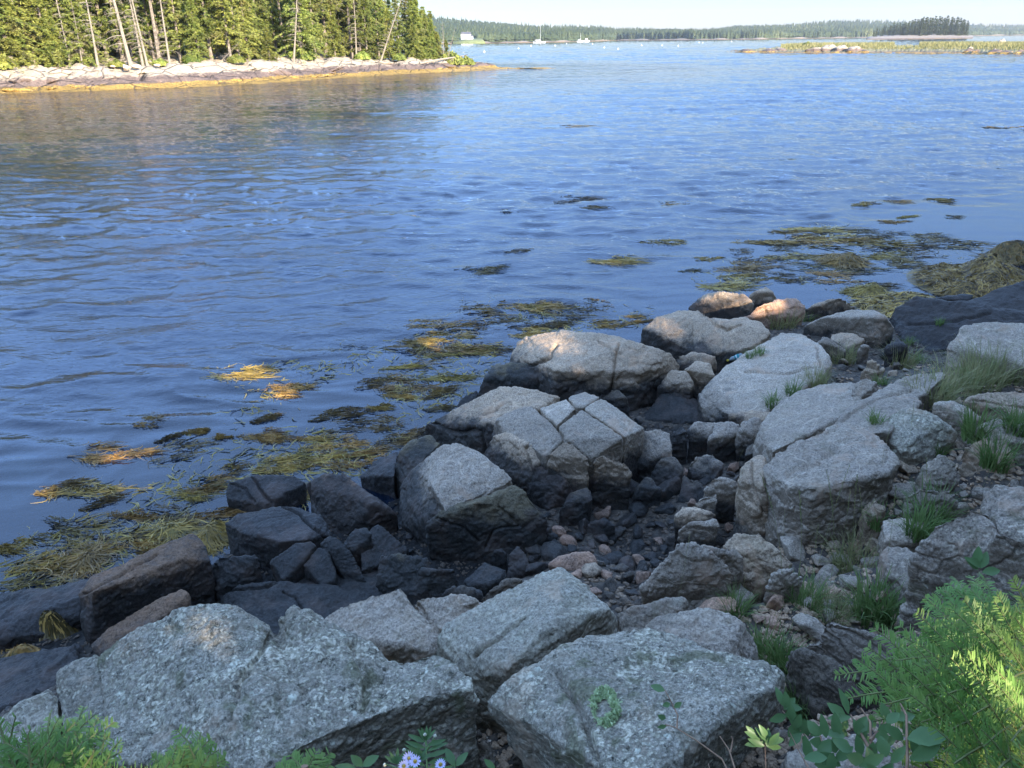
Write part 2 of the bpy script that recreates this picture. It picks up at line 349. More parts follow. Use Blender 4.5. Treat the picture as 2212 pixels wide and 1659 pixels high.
def ground_z(X, Y):
    X = np.atleast_1d(X).astype(float); Y = np.atleast_1d(Y).astype(float); out = np.empty(len(X))
    for i in range(0, len(X), 20000):
        x = X[i:i+20000, None]; y = Y[i:i+20000, None]
        d2 = (x-GC[None, :, 0])**2+(y-GC[None, :, 1])**2
        w = 1/(d2+.03)**1.9
        out[i:i+20000] = (w*GC[None, :, 2]).sum(1)/w.sum(1)
    P = np.stack([X, Y, X*0], 1)
    near = np.exp(-(X**2+(Y-5)**2)/500)
    return out + fbm(P, .9, 3, 3)*.10 + (fbm(P, 4.5, 4, 8)*.045 + worley(P, 7.0, 4)[2]*.035)*near
def axis(lo, hi, st, far, nf=26):
    a = np.arange(lo, hi, st); g = np.geomspace(st*2, far, nf)
    return np.concatenate([lo-g[::-1], a, hi+g])
gx = axis(-5.2, 7.0, .045, 4000); gy = axis(.6, 12.5, .045, 4000)
XX, YY = np.meshgrid(gx, gy); fx, fy = XX.ravel(), YY.ravel()
gz = ground_z(fx, fy); far = sstep(60, 120, np.hypot(fx, fy)); gz = gz*(1-far) + far*np.where(fy < 0, 4.0, -4.0)
nx, ny = len(gx), len(gy); I = np.arange(nx*ny).reshape(ny, nx)
GF = np.stack([I[:-1, :-1].ravel(), I[:-1, 1:].ravel(), I[1:, 1:].ravel(), I[1:, :-1].ravel()], 1)
GV = np.stack([fx, fy, gz], 1)
ground = obj('shore_ground', mesh_np('shore_ground', GV, GF, M['ground'], True)); tag(ground, kind='structure')
# the sea : one sheet of real wavelets, finest near the shore, reaching past the horizon
wr = np.concatenate([2.5*np.exp(np.arange(0, 1130)*.0064), [5000, 8000]]); wa = np.concatenate([np.radians(np.arange(-180, -45, 9)), np.radians(np.arange(-45, 45, .105)), np.radians(np.arange(45, 180, 9))])
RR, AA = np.meshgrid(wr, wa, indexing='ij'); wX = (RR*np.sin(AA)).ravel(); wY = (RR*np.cos(AA)).ravel(); rr_ = RR.ravel()
sW = -.50*wX+.86*wY-.36*np.clip(wX, 0, 7); Q0 = np.stack([wX, wY, 0*wX], 1)
A0, A1 = at(-600, 270, 0), at(1120, 149, 0); tl_ = np.clip(((wX-A0[0])*(A1[0]-A0[0])+(wY-A0[1])*(A1[1]-A0[1]))/((A1-A0)@(A1-A0)), 0, 1)
isl_d = np.hypot(wX-A0[0]-tl_*(A1[0]-A0[0]), wY-A0[1]-tl_*(A1[1]-A0[1]))
calm = .12+.88*sstep(6.9, 11, sW+fbm(Q0, .25, 2, 70)*2.0); gust = (.20+.80*sstep(16, 50, isl_d))*(.75+.5*sstep(-.4, .4, fbm(Q0*np.array([1, 3.5, 1]), .03, 3, 71)))
def rot(Q, a, sx, sy): c, s = math.cos(a), math.sin(a); return np.stack([(Q[:, 0]*c-Q[:, 1]*s)*sx, (Q[:, 0]*s+Q[:, 1]*c)*sy, Q[:, 2]], 1)
cell = rr_*.0064; wz = 0
for lam, amp, ang, st, sd_ in [(9, .17, -.1, .5, 6), (4, .11, -.3, .5, 5), (1.7, .032, -.25, .42, 1), (.8, .034, -.33, .40, 2), (.42, .046, .18, .34, 3), (.22, .025, -.1, .38, 4)]:
    n_ = vnoise(rot(Q0+vnoise(Q0*.7/lam, 9+sd_)[:, None]*lam*.25, ang, st/lam, 1/lam), 200+sd_)
    wz = wz + amp*(.34-np.abs(n_))*1.4*(sstep(40, 140, rr_) if lam > 8 else sstep(15, 60, rr_) if lam > 3 else .7+.3*sstep(8, 22, rr_))
wz = wz*calm*gust; wz = np.where((np.abs(AA.ravel()) > math.radians(45)) | (rr_ > 4000), 0, wz)
nr, na = RR.shape; I = np.arange(nr*na).reshape(nr, na); J = np.roll(I, -1, 1)
WF = np.stack([J[:-1].ravel(), J[1:].ravel(), I[1:].ravel(), I[:-1].ravel()], 1)
water = obj('sea_water', mesh_np('sea_water', np.stack([wX, wY, wz], 1), WF, M['water'], True)); tag(water, kind='structure')

# ================================================================== BOULDERS
def parse(s):
    out = []; z = 0
    for t in s.split():
        q = [float(v) for v in t.split(',')]
        if len(q) > 2: z = q[2]
        out.append((q[0], q[1], z))
    return out
def hull_into(bm, pts):
    vs = [bm.verts.new(p) for p in pts]
    r = bmesh.ops.convex_hull(bm, input=vs)
    dead = [g for g in r['geom_interior'] if isinstance(g, bmesh.types.BMVert)] + [g for g in r['geom_unused'] if isinstance(g, bmesh.types.BMVert)]
    bmesh.ops.delete(bm, geom=list(set(dead)), context='VERTS')
def rock_shape(lobes, zb, ins, voxel, rnd, amp, seed, cracks=(), lf=3.0):
    bm = bmesh.new()
    for L in lobes:
        P = np.array([at(*p) for p in L]); c = P.mean(0)
        B = P.copy(); B[:, :2] = c[:2]+(B[:, :2]-c[:2])*ins; B[:, 2] = np.minimum(zb, P[:, 2]-.05)
        hull_into(bm, np.concatenate([P, B]))
    m = bpy.data.meshes.new('boulder'); bm.to_mesh(m); bm.free()
    o = bpy.data.objects.new('tmp', m); COL.objects.link(o)
    md = o.modifiers.new('r', 'REMESH'); md.mode = 'VOXEL'; md.voxel_size = voxel
    it = int(min(60, max(2, (rnd*.6/voxel)**2)))
    sm = o.modifiers.new('s', 'SMOOTH'); sm.factor = .5; sm.iterations = it
    dg = bpy.context.evaluated_depsgraph_get(); me = bpy.data.meshes.new_from_object(o.evaluated_get(dg))
    bpy.data.objects.remove(o); bpy.data.meshes.remove(m)
    P = get_co(me); Nn = get_no(me)
    S = P+seed*3.7
    warp = np.stack([fbm(S, 2.5, 2, 50), fbm(S, 2.5, 2, 60), fbm(S, 2.5, 2, 70)], 1)*.12
    d = .006 + fbm(S, lf, 3, seed)*amp + (.5-np.abs(fbm(S+warp, lf*2.7, 3, seed+20)))*amp*.45 - amp*.2
    w1, w2, wid = worley(S*np.array([1, 1, 1.6])+warp, 6.0, seed); d += (wid-.5)*amp*.42*sstep(.0, .14, w2-w1) - .10*amp*(1-sstep(0, .06, w2-w1))
    w1, w2, wid = worley(S*np.array([1, 1.3, 1])-warp, 15.0, seed+3); d += (wid-.5)*amp*.20*sstep(0, .2, w2-w1)+fbm(S, 17, 3, seed+40)*amp*.18
    if voxel < .012: d += fbm(S, 48, 3, seed+44, .6)*.007
    if cracks:
        x, y, w = proj(P); vd = CAMP-P; vd /= np.linalg.norm(vd, axis=1)[:, None]; fr = (vd*Nn).sum(1) > -.05
        jx = x+fbm(S, 7, 2, 5)*5; jy = y+fbm(S, 7, 2, 6)*5
        for cr in cracks:
            pts = np.array([t.split(',')[:2] for t in cr[2].split()], float); best = np.full(len(P), 1e9)
            for a, b in zip(pts[:-1], pts[1:]):
                ab = b-a; t = np.clip(((jx-a[0])*ab[0]+(jy-a[1])*ab[1])/(ab@ab), 0, 1)
                best = np.minimum(best, np.hypot(jx-a[0]-t*ab[0], jy-a[1]-t*ab[1]))
            k = np.exp(-(best/(cr[0]*.6))**2)*fr
            d -= k*cr[1]
    P += Nn*d[:, None]; set_co(me, P)
    me.polygons.foreach_set('use_smooth', np.ones(len(me.polygons), dtype=bool)); me.materials.append(M['rock']); me.update()
    return me
ROCKS = []
TINT = {'pale': (.94, .93, .93), 'tan': (1.02, .93, .84), 'grey': (.80, .79, .79), 'brown': (.50, .38, .31), 'dark': (.33, .32, .31), 'mauve': (.46, .38, .37), 'pink': (1.15, .88, .78), 'black': (.10, .10, .11), 'lich': (.92, .98, .98), 'olive': (.40, .40, .33)}
def rock(label, tint, al, zb, lobes, ins=.95, rnd=.045, amp=.035, cracks=(), group=None, name='boulder', lf=3.0, vx=1.0):
    L = [parse(s) for s in lobes]; c = at(*np.mean([p for l in L for p in l], axis=0)); dist = np.linalg.norm(c-CAMP)
    me = rock_shape(L, zb, ins, max(.006, dist*2.6/FD)*vx, rnd, amp, len(ROCKS)+1, cracks, lf)
    me.name = name; o = obj(name, me); o.color = TINT[tint]+(al,)
    c0 = Vector(get_co(me).mean(0)); c0.z = zb
    me.transform(Matrix.Translation(-c0)); o.location = c0
    tag(o, label, 'boulder' if name == 'boulder' else name.replace('_', ' '), group); ROCKS.append(o); return o

# --- nearest row of pale lichened boulders
rock('huge lichen-crusted grey boulder with two humps, nearest in the lower left', 'lich', 1.0, .6,
 ['215,1425,1.28 300,1352,1.40 400,1320,1.46 470,1306,1.50 520,1316,1.48 575,1345,1.32 600,1500,1.40 240,1640,1.22 560,1659,1.42 700,1590,1.42 690,1470,1.36 235,1500,1.25',
  '600,1338,1.30 632,1308,1.50 682,1323,1.47 745,1385,1.38 840,1432,1.34 824,1540,1.42 700,1590,1.42 600,1500,1.38',
  '800,1440,1.32 835,1438,1.34 870,1440,1.32 940,1403,1.42 990,1428,1.42 1020,1466,1.40 1033,1530,1.28 1020,1490,1.40 924,1500,1.43 824,1540,1.42 760,1500,1.33'], ins=.97, rnd=.035, amp=.04,
 cracks=[(9, .03, '600,1345 560,1420 520,1480 500,1560'), (12, .03, '760,1400 800,1470 780,1530')])
rock('narrow pale lichened slab split off the left end of the huge boulder', 'lich', .8, .5, ['130,1452,1.22 180,1422,1.26 212,1416,1.27 222,1450,1.25 232,1560,1.22 236,1640,1.15 150,1640,1.1 134,1530,1.15'], rnd=.02, amp=.02)
rock('pale lichened block cut by the bottom left corner beside fir twigs', 'lich', .6, .4, ['-60,1580,1.1 0,1545,1.15 75,1496,1.2 106,1484,1.2 128,1505,1.18 133,1570,1.1 120,1680,1.0 -60,1700,1.0'], rnd=.03)
rock('pale twin-peaked boulder behind the huge lichened one, dark below', 'pale', .35, .6,
 ['690,1342,1.05 725,1315,1.10 757,1298,1.14 847,1281,1.16 864,1268,1.22 884,1292,1.16 925,1335,1.10 958,1385,1.05 935,1412,1.05 840,1438,.95 770,1420,1.0 760,1380,1.08 865,1390,1.13',
  '890,1305,1.10 897,1292,1.12 947,1297,1.14 984,1280,1.2 1017,1289,1.18 1052,1312,1.1 1000,1370,1.05 958,1392,1.05 920,1340,1.08'], rnd=.035, amp=.035,
 cracks=[(6, .02, '866,1272 905,1310 960,1380'), (4, .015, '740,1408 770,1390')])
rock('pale wedge boulder with an orange lichen spot and a brown overhung side', 'lich', .45, .6,
 ['950,1385,1.12 964,1354,1.16 1050,1313,1.2 1077,1293,1.24 1174,1237,1.34 1211,1230,1.36 1247,1254,1.34 1283,1283,1.33 1318,1314,1.32 1290,1322,1.34 1211,1338,1.37 1164,1370,1.35 1097,1442,1.28 1020,1469,1.12 977,1418,1.12 1330,1345,1.15 1323,1372,1.05 1209,1424,.98 1166,1462,.92 1064,1494,.90'], rnd=.03, amp=.03,
 cracks=[(5, .05, '1025,1420 1070,1385 1100,1362 1135,1338')])
rock('big rough boulder with a bright tuft of pale green lichen, right foreground', 'lich', 1.0, .7,
 ['1053,1515,1.38 1107,1480,1.46 1183,1457,1.5 1205,1418,1.5 1250,1388,1.5 1330,1362,1.5 1401,1352,1.5 1474,1373,1.53 1548,1404,1.56 1621,1419,1.6 1683,1456,1.6 1668,1486,1.63 1566,1523,1.66 1450,1580,1.66 1380,1700,1.64 1080,1562,1.25 1264,1626,1.38 1320,1665,1.38 1700,1510,1.35 1680,1590,1.22 1560,1690,1.3'], ins=.55, rnd=.03, amp=.035,
 cracks=[(12, .035, '1205,1455 1230,1500 1265,1560 1290,1640')])
rock('small pale slab wedged between the wedge boulder and the bright-tuft boulder', 'pale', .4, .8, ['1330,1322,1.15 1370,1308,1.2 1440,1300,1.2 1474,1291,1.22 1484,1300,1.2 1450,1340,1.15 1400,1375,1.1 1335,1370,1.1'], rnd=.02)
rock('smooth rounded grey boulder behind the bright-tuft boulder by the grass', 'grey', .35, .8, ['1395,1352,1.18 1430,1330,1.22 1480,1315,1.24 1520,1309,1.25 1562,1318,1.25 1602,1340,1.24 1626,1375,1.15 1632,1425,1.05 1560,1430,1.2 1450,1390,1.2'], rnd=.06)
rock('upright grey trapezoid boulder above the foreground grass tufts', 'grey', .2, .6, ['1386,1268,.85 1427,1222,.98 1461,1179,1.1 1500,1178,1.12 1557,1204,1.08 1584,1238,1.0 1588,1280,.85 1557,1298,.75 1500,1310,.72 1400,1290,.75', '1510,1180,1.05 1591,1184,1.0 1610,1206,.95 1598,1262,.75 1560,1290,.7'], rnd=.03)
rock('flat-topped tan block leaning behind the upright trapezoid boulder', 'tan', .3, .55, ['1561,1180,.92 1591,1151,.98 1643,1153,1.0 1687,1190,.96 1715,1218,.9 1687,1232,.85 1613,1219,.85', '1600,1240,.8 1640,1260,.75 1690,1235,.8'], rnd=.02)
rock('blocky pale rock just above the middle foreground grass', 'pale', .4, .7, ['1652,1276,.95 1670,1240,1.05 1691,1229,1.08 1717,1231,1.08 1736,1254,1.02 1730,1290,.9 1670,1290,.9'], rnd=.02)
rock('large lichened granite boulder at the right edge above the fir', 'grey', .75, 1.0,
 ['1973,1212,1.42 1999,1163,1.55 2016,1133,1.62 2055,1120,1.66 2100,1094,1.7 2140,1100,1.7 2240,1150,1.7 2290,1230,1.6 2240,1250,1.45 2077,1259,1.35 1990,1230,1.36',
  '2110,1100,1.66 2122,1068,1.7 2155,1048,1.74 2212,1054,1.75 2290,1080,1.75 2290,1200,1.7 2150,1150,1.7'], rnd=.04, amp=.04, cracks=[(6, .03, '2130,1100 2160,1140 2212,1165')])
# --- right slope
rock('great smooth grey whaleback boulder with a pale vein, middle right', 'grey', .3, .45,
 ['1643,1010,.98 1670,976,1.08 1720,948,1.14 1774,924,1.18 1830,905,1.2 1880,925,1.22 1921,955,1.22 1947,995,1.18 1928,1016,1.18 1870,1032,1.18 1760,1052,1.12 1700,1050,1.06 1655,1062,.9 1678,1108,.78 1713,1126,.75 1765,1154,.72 1821,1156,.72 1840,1106,.85 1885,1052,1.02'], rnd=.09, amp=.045, lf=1.8, cracks=[(14, .03, '1700,1020 1760,1000 1810,970')])
rock('rounded cracked slab leaning on the left flank of the whaleback boulder', 'tan', .15, .4, ['1597,1040,.85 1600,1012,.92 1625,990,.98 1650,982,1.0 1648,1050,.95 1672,1112,.7 1660,1128,.66 1626,1118,.66 1598,1084,.7'], rnd=.05, cracks=[(4, .03, '1622,1000 1628,1060 1650,1110')])
rock('smooth pale concave slab behind the whaleback boulder', 'grey', .35, .3,
 ['1634,946,.72 1643,914,.8 1687,867,.86 1730,841,.9 1774,827,.94 1839,823,.98 1872,830,1.0 1862,870,1.0 1815,905,1.0 1768,925,1.0 1668,975,.88 1650,985,.7'], rnd=.07, amp=.03, lf=2)
rock('long pale rock ridge running up to the grassy bank at right', 'pale', .3, .6,
 ['1800,912,1.1 1835,880,1.1 1870,858,1.1 1925,831,1.1 1969,840,1.1 1990,868,1.12 1925,930,1.2 1890,935,1.18', '1900,850,1.05 1940,822,1.06 2000,806,1.08 2034,797,1.08 2048,808,1.08 2000,850,1.1 1960,868,1.1'], rnd=.04, cracks=[(5, .03, '1820,905 1900,862 1970,845')])
rock('small upright pale stone standing at the left of the long ridge', 'pale', .1, .8, ['1838,852,1.0 1846,826,1.08 1872,816,1.12 1895,824,1.1 1902,845,1.0 1860,862,.98'], rnd=.02, name='stone')
rock('white-crusted angular boulder on the right slope among grass', 'lich', .7, .85, ['1898,915,1.16 1930,889,1.26 1964,878,1.3 1999,884,1.32 2034,910,1.28 2071,938,1.18 2060,960,1.1 2012,982,1.05 1947,976,1.08 1916,946,1.12'], rnd=.025, amp=.03)
rock('flaky pale slab between the white-crusted boulder and dry grass', 'pale', .3, .9, ['2016,872,1.28 2040,870,1.3 2068,876,1.32 2116,902,1.3 2118,915,1.22 2055,925,1.15 2021,890,1.2'], rnd=.015)
rock('layered tan-grey slab at the right edge below the dry grass', 'tan', .3, .95, ['2086,864,1.36 2120,848,1.42 2164,843,1.45 2290,850,1.45 2290,900,1.4 2212,900,1.35 2164,890,1.32'], rnd=.015, cracks=[(3, .02, '2100,866 2212,880')])
rock('brownish low block on the right slope under a green grass tuft', 'tan', .4, 1.0, ['2080,965,1.28 2120,944,1.36 2177,948,1.38 2198,998,1.3 2164,1016,1.22 2099,998,1.2'], rnd=.03)
rock('mossy grey block at the right edge above the brownish low block', 'grey', .6, 1.0, ['2110,925,1.34 2150,905,1.42 2290,915,1.45 2290,960,1.4 2180,955,1.35 2120,945,1.3'], rnd=.03)
rock('round-shouldered grey block right of the whaleback boulder', 'grey', .5, .9, ['2006,1000,1.2 2030,980,1.28 2064,996,1.26 2076,1034,1.15 2055,1068,1.05 1986,1060,1.05 1980,1030,1.1'], rnd=.03)
rock('low grey block with a squared top below the round-shouldered one', 'grey', .35, .85, ['1948,1070,1.1 1990,1050,1.18 2055,1057,1.2 2070,1084,1.12 2040,1120,1.0 1950,1112,1.0'], rnd=.03)
rock('squat brown stone tucked at the right foot of the whaleback boulder', 'tan', .1, .7, ['1864,1098,.95 1886,1083,1.02 1912,1096,1.02 1909,1127,.9 1873,1129,.88'], rnd=.03, name='stone')
rock('pale flat stone among rubble right of the whaleback boulder', 'pale', .4, .8, ['1905,1122,1.02 1960,1114,1.06 1995,1130,1.06 1975,1165,1.0 1912,1168,.98'], rnd=.02)
rock('grey slab under the left edge of the big lichened granite boulder', 'grey', .4, .9, ['1910,1190,1.12 1960,1180,1.18 2010,1230,1.2 2060,1270,1.2 1990,1290,1.1 1915,1240,1.05'], rnd=.03)
rock('long split slab with a straight dark crack beside the fir tree', 'grey', .4, 1.0, ['1775,1355,1.32 1785,1340,1.36 1900,1372,1.42 1985,1410,1.42 1975,1440,1.32 1930,1440,1.28 1860,1430,1.25 1790,1395,1.22'], rnd=.015, amp=.02, cracks=[(4, .05, '1790,1345 1850,1375 1930,1420 1960,1440'), (3, .03, '1776,1360 1810,1385 1838,1425')])
rock('dark pointed stone left of the long split slab', 'grey', .2, 1.0, ['1722,1400,1.22 1780,1375,1.3 1786,1410,1.22 1740,1420,1.15'], rnd=.012, name='stone')
rock('dark shaded boulder between the bright-tuft boulder and the fir', 'dark', .35, .95, ['1705,1420,1.25 1730,1402,1.35 1785,1420,1.38 1825,1450,1.38 1850,1500,1.3 1830,1545,1.2 1760,1530,1.15 1715,1470,1.15'], rnd=.03)
rock('weathered grey slab at the bottom beneath the leafy shrub', 'grey', .3, 1.3, ['1700,1620,1.55 1780,1590,1.62 1900,1585,1.66 1960,1640,1.66 1940,1720,1.6 1700,1720,1.5'], rnd=.02)
# --- jointed outcrop in the middle
rock('smooth tan rounded back of the jointed outcrop, next to the water', 'tan', .05, -.2,
 ['907,946,.05 917,915,.25 964,893,.4 1030,857,.58 1090,837,.66 1130,840,.68 1184,851,.66 1214,856,.62 1165,880,.62 1110,885,.6 1070,915,.5 1062,945,.35 1047,980,.12 1000,962,.08 940,955,.05'], rnd=.07, amp=.04, cracks=[(5, .05, '930,905 970,935 1040,930 1052,975'), (4, .02, '1045,900 1090,870 1130,872')])
rock('large square-cornered joint block on the left top of the outcrop', 'pale', .1, .0, ['1062,942,.42 1076,908,.62 1114,884,.74 1147,876,.78 1165,889,.78 1195,921,.76 1217,948,.72 1180,985,.6 1145,962,.58 1096,935,.6'], rnd=.035, amp=.02)
rock('small four-sided joint block at the centre top of the outcrop', 'pale', .15, .1, ['1168,883,.80 1222,862,.82 1245,881,.82 1204,917,.79'], rnd=.02, amp=.015)
rock('rear joint block at the highest corner of the outcrop', 'pale', .15, .1, ['1228,860,.82 1264,846,.82 1295,857,.83 1260,879,.84 1248,879,.84'], rnd=.03, amp=.015)
rock('largest flat joint block sloping to the right front of the outcrop', 'pale', .25, .0, ['1208,921,.80 1256,886,.84 1345,944,.74 1348,992,.45 1301,980,.6 1278,990,.62 1222,948,.76'], rnd=.03, amp=.018)
rock('long joint block along the right rear edge of the outcrop', 'pale', .25, .05, ['1262,881,.84 1298,862,.84 1332,881,.8 1392,924,.68 1392,944,.55 1366,962,.45 1350,943,.72'], rnd=.03, amp=.018)
rock('rounded bulging block at the left front of the outcrop', 'tan', .05, -.05, ['1040,980,.38 1064,942,.56 1094,930,.62 1130,942,.62 1146,958,.62 1176,986,.55 1165,1005,.46 1138,1040,.32 1068,1014,.30'], rnd=.05, cracks=[(3, .03, '1150,945 1135,975 1150,1010')])
rock('narrow upright block below the crossing of the outcrop joints', 'tan', .05, -.05, ['1184,982,.62 1216,952,.74 1232,956,.74 1272,992,.66 1268,1045,.40 1244,1054,.34 1194,1002,.52'], rnd=.03, amp=.02)
rock('dark low block at the foot of the upright outcrop block', 'brown', 0, -.1, ['1150,1006,.46 1192,998,.50 1226,1036,.44 1240,1075,.26 1186,1102,.18 1140,1052,.28'], rnd=.03)
rock('tan front block under the largest flat joint block', 'tan', .05, -.05, ['1280,992,.62 1300,982,.66 1358,1002,.60 1366,1020,.52 1350,1042,.38 1278,1054,.33'], rnd=.03)
rock('rounded grey boulder against the right end of the outcrop', 'grey', .1, .0, ['1366,968,.42 1383,930,.58 1427,921,.62 1449,937,.58 1450,972,.5 1427,1000,.36 1380,1004,.34'], rnd=.05)
rock('big boulder with a pale domed top and black weedy base, centre', 'grey', .05, -.15,
 ['890,1012,.4 924,978,.6 954,958,.72 990,960,.76 1024,966,.76 1047,993,.72 1084,1011,.7 1110,1034,.64 1107,1046,.56 1030,1078,.55 960,1104,.52 940,1060,.6', '866,1050,.2 890,1010,.42 960,1100,.52 1010,1098,.4 915,1162,.05 866,1145,.0'], rnd=.11, amp=.035)
rock('dark cracked wedge boulder in front of the domed one', 'olive', 0, -.2, ['920,1131,.42 947,1111,.48 1027,1086,.57 1114,1043,.64 1132,1055,.62 1184,1121,.42 1184,1140,.34 1130,1165,.2 1070,1207,.1 1020,1192,.1 930,1165,.2'], rnd=.035, cracks=[(4, .03, '940,1120 1000,1140 1035,1170'), (3, .03, '1075,1095 1120,1135 1065,1150 1050,1185')])
rock('dark olive boulder half behind the domed one, by the water', 'olive', 0, -.3, ['842,1030,.15 864,978,.4 890,951,.5 930,943,.52 952,956,.5 905,1005,.4 870,1045,.2'], rnd=.04)
rock('dark sloping slab entering the water behind the brown boulders', 'mauve', 0, -.3, ['776,1030,.1 807,998,.2 860,974,.28 852,1028,.25 832,1048,.1'], rnd=.03)
rock('large smooth dark brown boulder left of the domed one', 'brown', 0, -.3, ['662,1043,.35 697,1025,.42 740,1023,.46 772,1045,.42 806,1088,.35 858,1112,.2 862,1125,.1 810,1133,.05 760,1143,.05 742,1166,.0 682,1102,.15'], rnd=.06, amp=.03, cracks=[(3, .03, '668,1045 672,1075 682,1100')])
rock('bluish flat-topped rock with two cracks at the waterline', 'mauve', 0, -.3, ['489,1060,.15 494,1041,.22 551,1027,.25 636,1025,.25 660,1042,.2 611,1067,.18 575,1088,.12 491,1079,.1'], rnd=.02, amp=.02, cracks=[(4, .04, '545,1030 560,1055 585,1085'), (3, .03, '500,1045 530,1055 550,1085')])
rock('flat mauve block holding a small rain pool', 'mauve', 0, -.3, ['487,1128,.3 515,1109,.36 587,1098,.38 640,1094,.38 693,1112,.36 714,1155,.26 712,1168,.15 660,1166,.36 604,1170,.36 520,1150,.32 501,1198,.0 610,1200,.0'], rnd=.02, amp=.025, cracks=[(4, .04, '610,1095 650,1115 700,1165')])
rock('small brown knob in front of the pool block', 'brown', 0, -.2, ['553,1195,.12 562,1182,.2 580,1174,.22 596,1182,.2 600,1200,.1 575,1215,.0'], rnd=.03, name='stone')
rock('long dark rectangular slab tilted beside the weedy water', 'brown', 0, -.2, ['172,1284,.42 199,1247,.5 260,1218,.52 320,1190,.52 416,1155,.5 441,1180,.46 452,1212,.4 387,1209,.5 199,1279,.55 178,1366,.15 199,1394,.1 320,1312,.1 409,1288,.05'], rnd=.025, amp=.025, cracks=[(4, .03, '180,1285 260,1240 340,1195')])
rock('lower dark brown curved slab in front of the long rectangular one', 'brown', 0, -.1, ['195,1394,.45 227,1357,.55 302,1311,.62 391,1276,.66 405,1283,.66 408,1308,.6 355,1330,.6 230,1410,.5 205,1420,.4'], rnd=.03, amp=.02)
rock('low mauve ledge awash at the left edge', 'mauve', 0, -.4, ['-80,1300,.1 0,1292,.16 71,1282,.2 140,1262,.22 205,1247,.25 185,1285,.25 172,1330,.15 100,1370,.1 0,1380,.1 -80,1390,.1'], rnd=.03, amp=.035)
rock('dark red ledge running under the weed at the lower left', 'brown', 0, -.3, ['-90,1440,.12 0,1430,.15 90,1400,.18 160,1400,.2 175,1440,.2 100,1500,.22 0,1530,.25 -90,1550,.2'], rnd=.03, amp=.04)
# dark cracked slabs low in the hollow
DK = 'dark cracked slabs in the low hollow'
rock('curved dark slab with a raised lip, leftmost of the cracked slabs', 'dark', 0, -.3, ['447,1242,.22 475,1200,.35 519,1204,.36 552,1199,.38 556,1212,.34 512,1243,.26 475,1265,.2 470,1308,.0 449,1298,.0'], rnd=.02, group=DK)
rock('wide flat dark slab behind the two humps of the huge boulder', 'dark', 0, -.4, ['473,1286,.18 512,1263,.24 564,1253,.26 592,1257,.24 650,1262,.2 720,1264,.2 806,1282,.16 760,1330,.1 640,1400,.1 536,1400,.1 473,1340,.05'], rnd=.03, group=DK, cracks=[(4, .03, '600,1258 560,1270 500,1278'), (3, .03, '610,1275 640,1290 655,1320')])
rock('smooth dark triangular slab pointing at the pool block', 'dark', 0, -.3, ['585,1213,.28 634,1175,.36 671,1169,.38 684,1177,.36 612,1255,.2'], rnd=.012, amp=.02, group=DK)
rock('dark five-sided slab between two diagonal joints', 'dark', 0, -.3, ['656,1220,.26 690,1183,.34 706,1187,.34 727,1240,.22 722,1252,.2 697,1264,.18'], rnd=.012, amp=.02, group=DK)
rock('long dark slab with a reddish upper corner', 'dark', 0, -.3, ['692,1175,.36 713,1158,.4 728,1163,.4 755,1191,.34 790,1254,.16 746,1250,.16 710,1186,.32'], rnd=.015, amp=.02, group=DK)
rock('dark raised triangular block beside the brown boulder', 'dark', 0, -.3, ['742,1173,.3 769,1140,.4 792,1141,.4 802,1155,.38 764,1192,.28'], rnd=.012, amp=.02, group=DK)
rock('dark sloping slab running under the domed boulder', 'dark', 0, -.4, ['778,1190,.26 798,1142,.34 816,1130,.36 832,1138,.34 884,1188,.2 827,1200,.2 780,1235,.18'], rnd=.02, amp=.025, group=DK)
rock('flat dark bedrock floor between the cracked slabs and the weedy boulder', 'dark', 0, -.5, ['600,1262,.12 660,1225,.16 727,1245,.16 790,1240,.16 830,1230,.14 830,1320,.12 700,1340,.1'], rnd=.03, amp=.03, group=DK)
rock('dark weedy boulder with a hollowed top behind the twin-peaked one', 'olive', 0, -.2, ['812,1262,.2 822,1204,.36 857,1193,.42 924,1207,.4 932,1240,.3 900,1290,.2 870,1290,.15', '900,1230,.36 947,1227,.4 984,1231,.38 994,1255,.3 964,1288,.2 900,1290,.2'], rnd=.05)
rock('flat slate-blue triangular rock in the hollow', 'dark', 0, -.1, ['1001,1254,.3 1047,1213,.36 1094,1231,.34 1095,1247,.3 1060,1262,.3 1010,1266,.28'], rnd=.012, amp=.012)
rock('dark rounded cobble beside the slate-blue triangle', 'dark', 0, -.1, ['1056,1204,.2 1066,1189,.28 1085,1185,.3 1098,1196,.28 1094,1215,.2 1070,1220,.15'], rnd=.05, name='stone')
rock('tall dark oval rock right of the slate-blue triangle', 'dark', 0, -.1, ['1094,1250,.2 1098,1195,.34 1117,1180,.36 1138,1198,.32 1143,1228,.25 1122,1262,.15'], rnd=.05)
rock('pinkish angular rock standing out among dark cobbles', 'pink', 0, .1, ['1184,1218,.48 1210,1200,.52 1274,1192,.54 1289,1210,.5 1291,1240,.42 1262,1260,.35 1190,1234,.38'], rnd=.015, amp=.02)
rock('dark wedge half hidden behind the orange-spot boulder', 'dark', .1, .0, ['1034,1298,.5 1060,1275,.56 1094,1248,.6 1125,1252,.58 1160,1266,.5 1060,1315,.45'], rnd=.02)
rock('long dark low rock behind the twin-peaked boulder', 'dark', .1, .0, ['950,1285,.45 968,1268,.5 1000,1270,.5 1040,1282,.48 1040,1300,.4 960,1300,.4'], rnd=.03)
rock('grey block at the left rim of the rubble hollow', 'dark', .15, -.05, ['1206,1122,.25 1210,1090,.38 1230,1062,.46 1268,1054,.46 1276,1078,.42 1252,1105,.32'], rnd=.025)
rock('smooth black oval cobble in the hollow', 'dark', 0, .0, ['1264,1142,.22 1275,1126,.3 1310,1121,.32 1331,1134,.3 1330,1156,.2 1300,1168,.15 1270,1160,.15'], rnd=.06, name='stone')
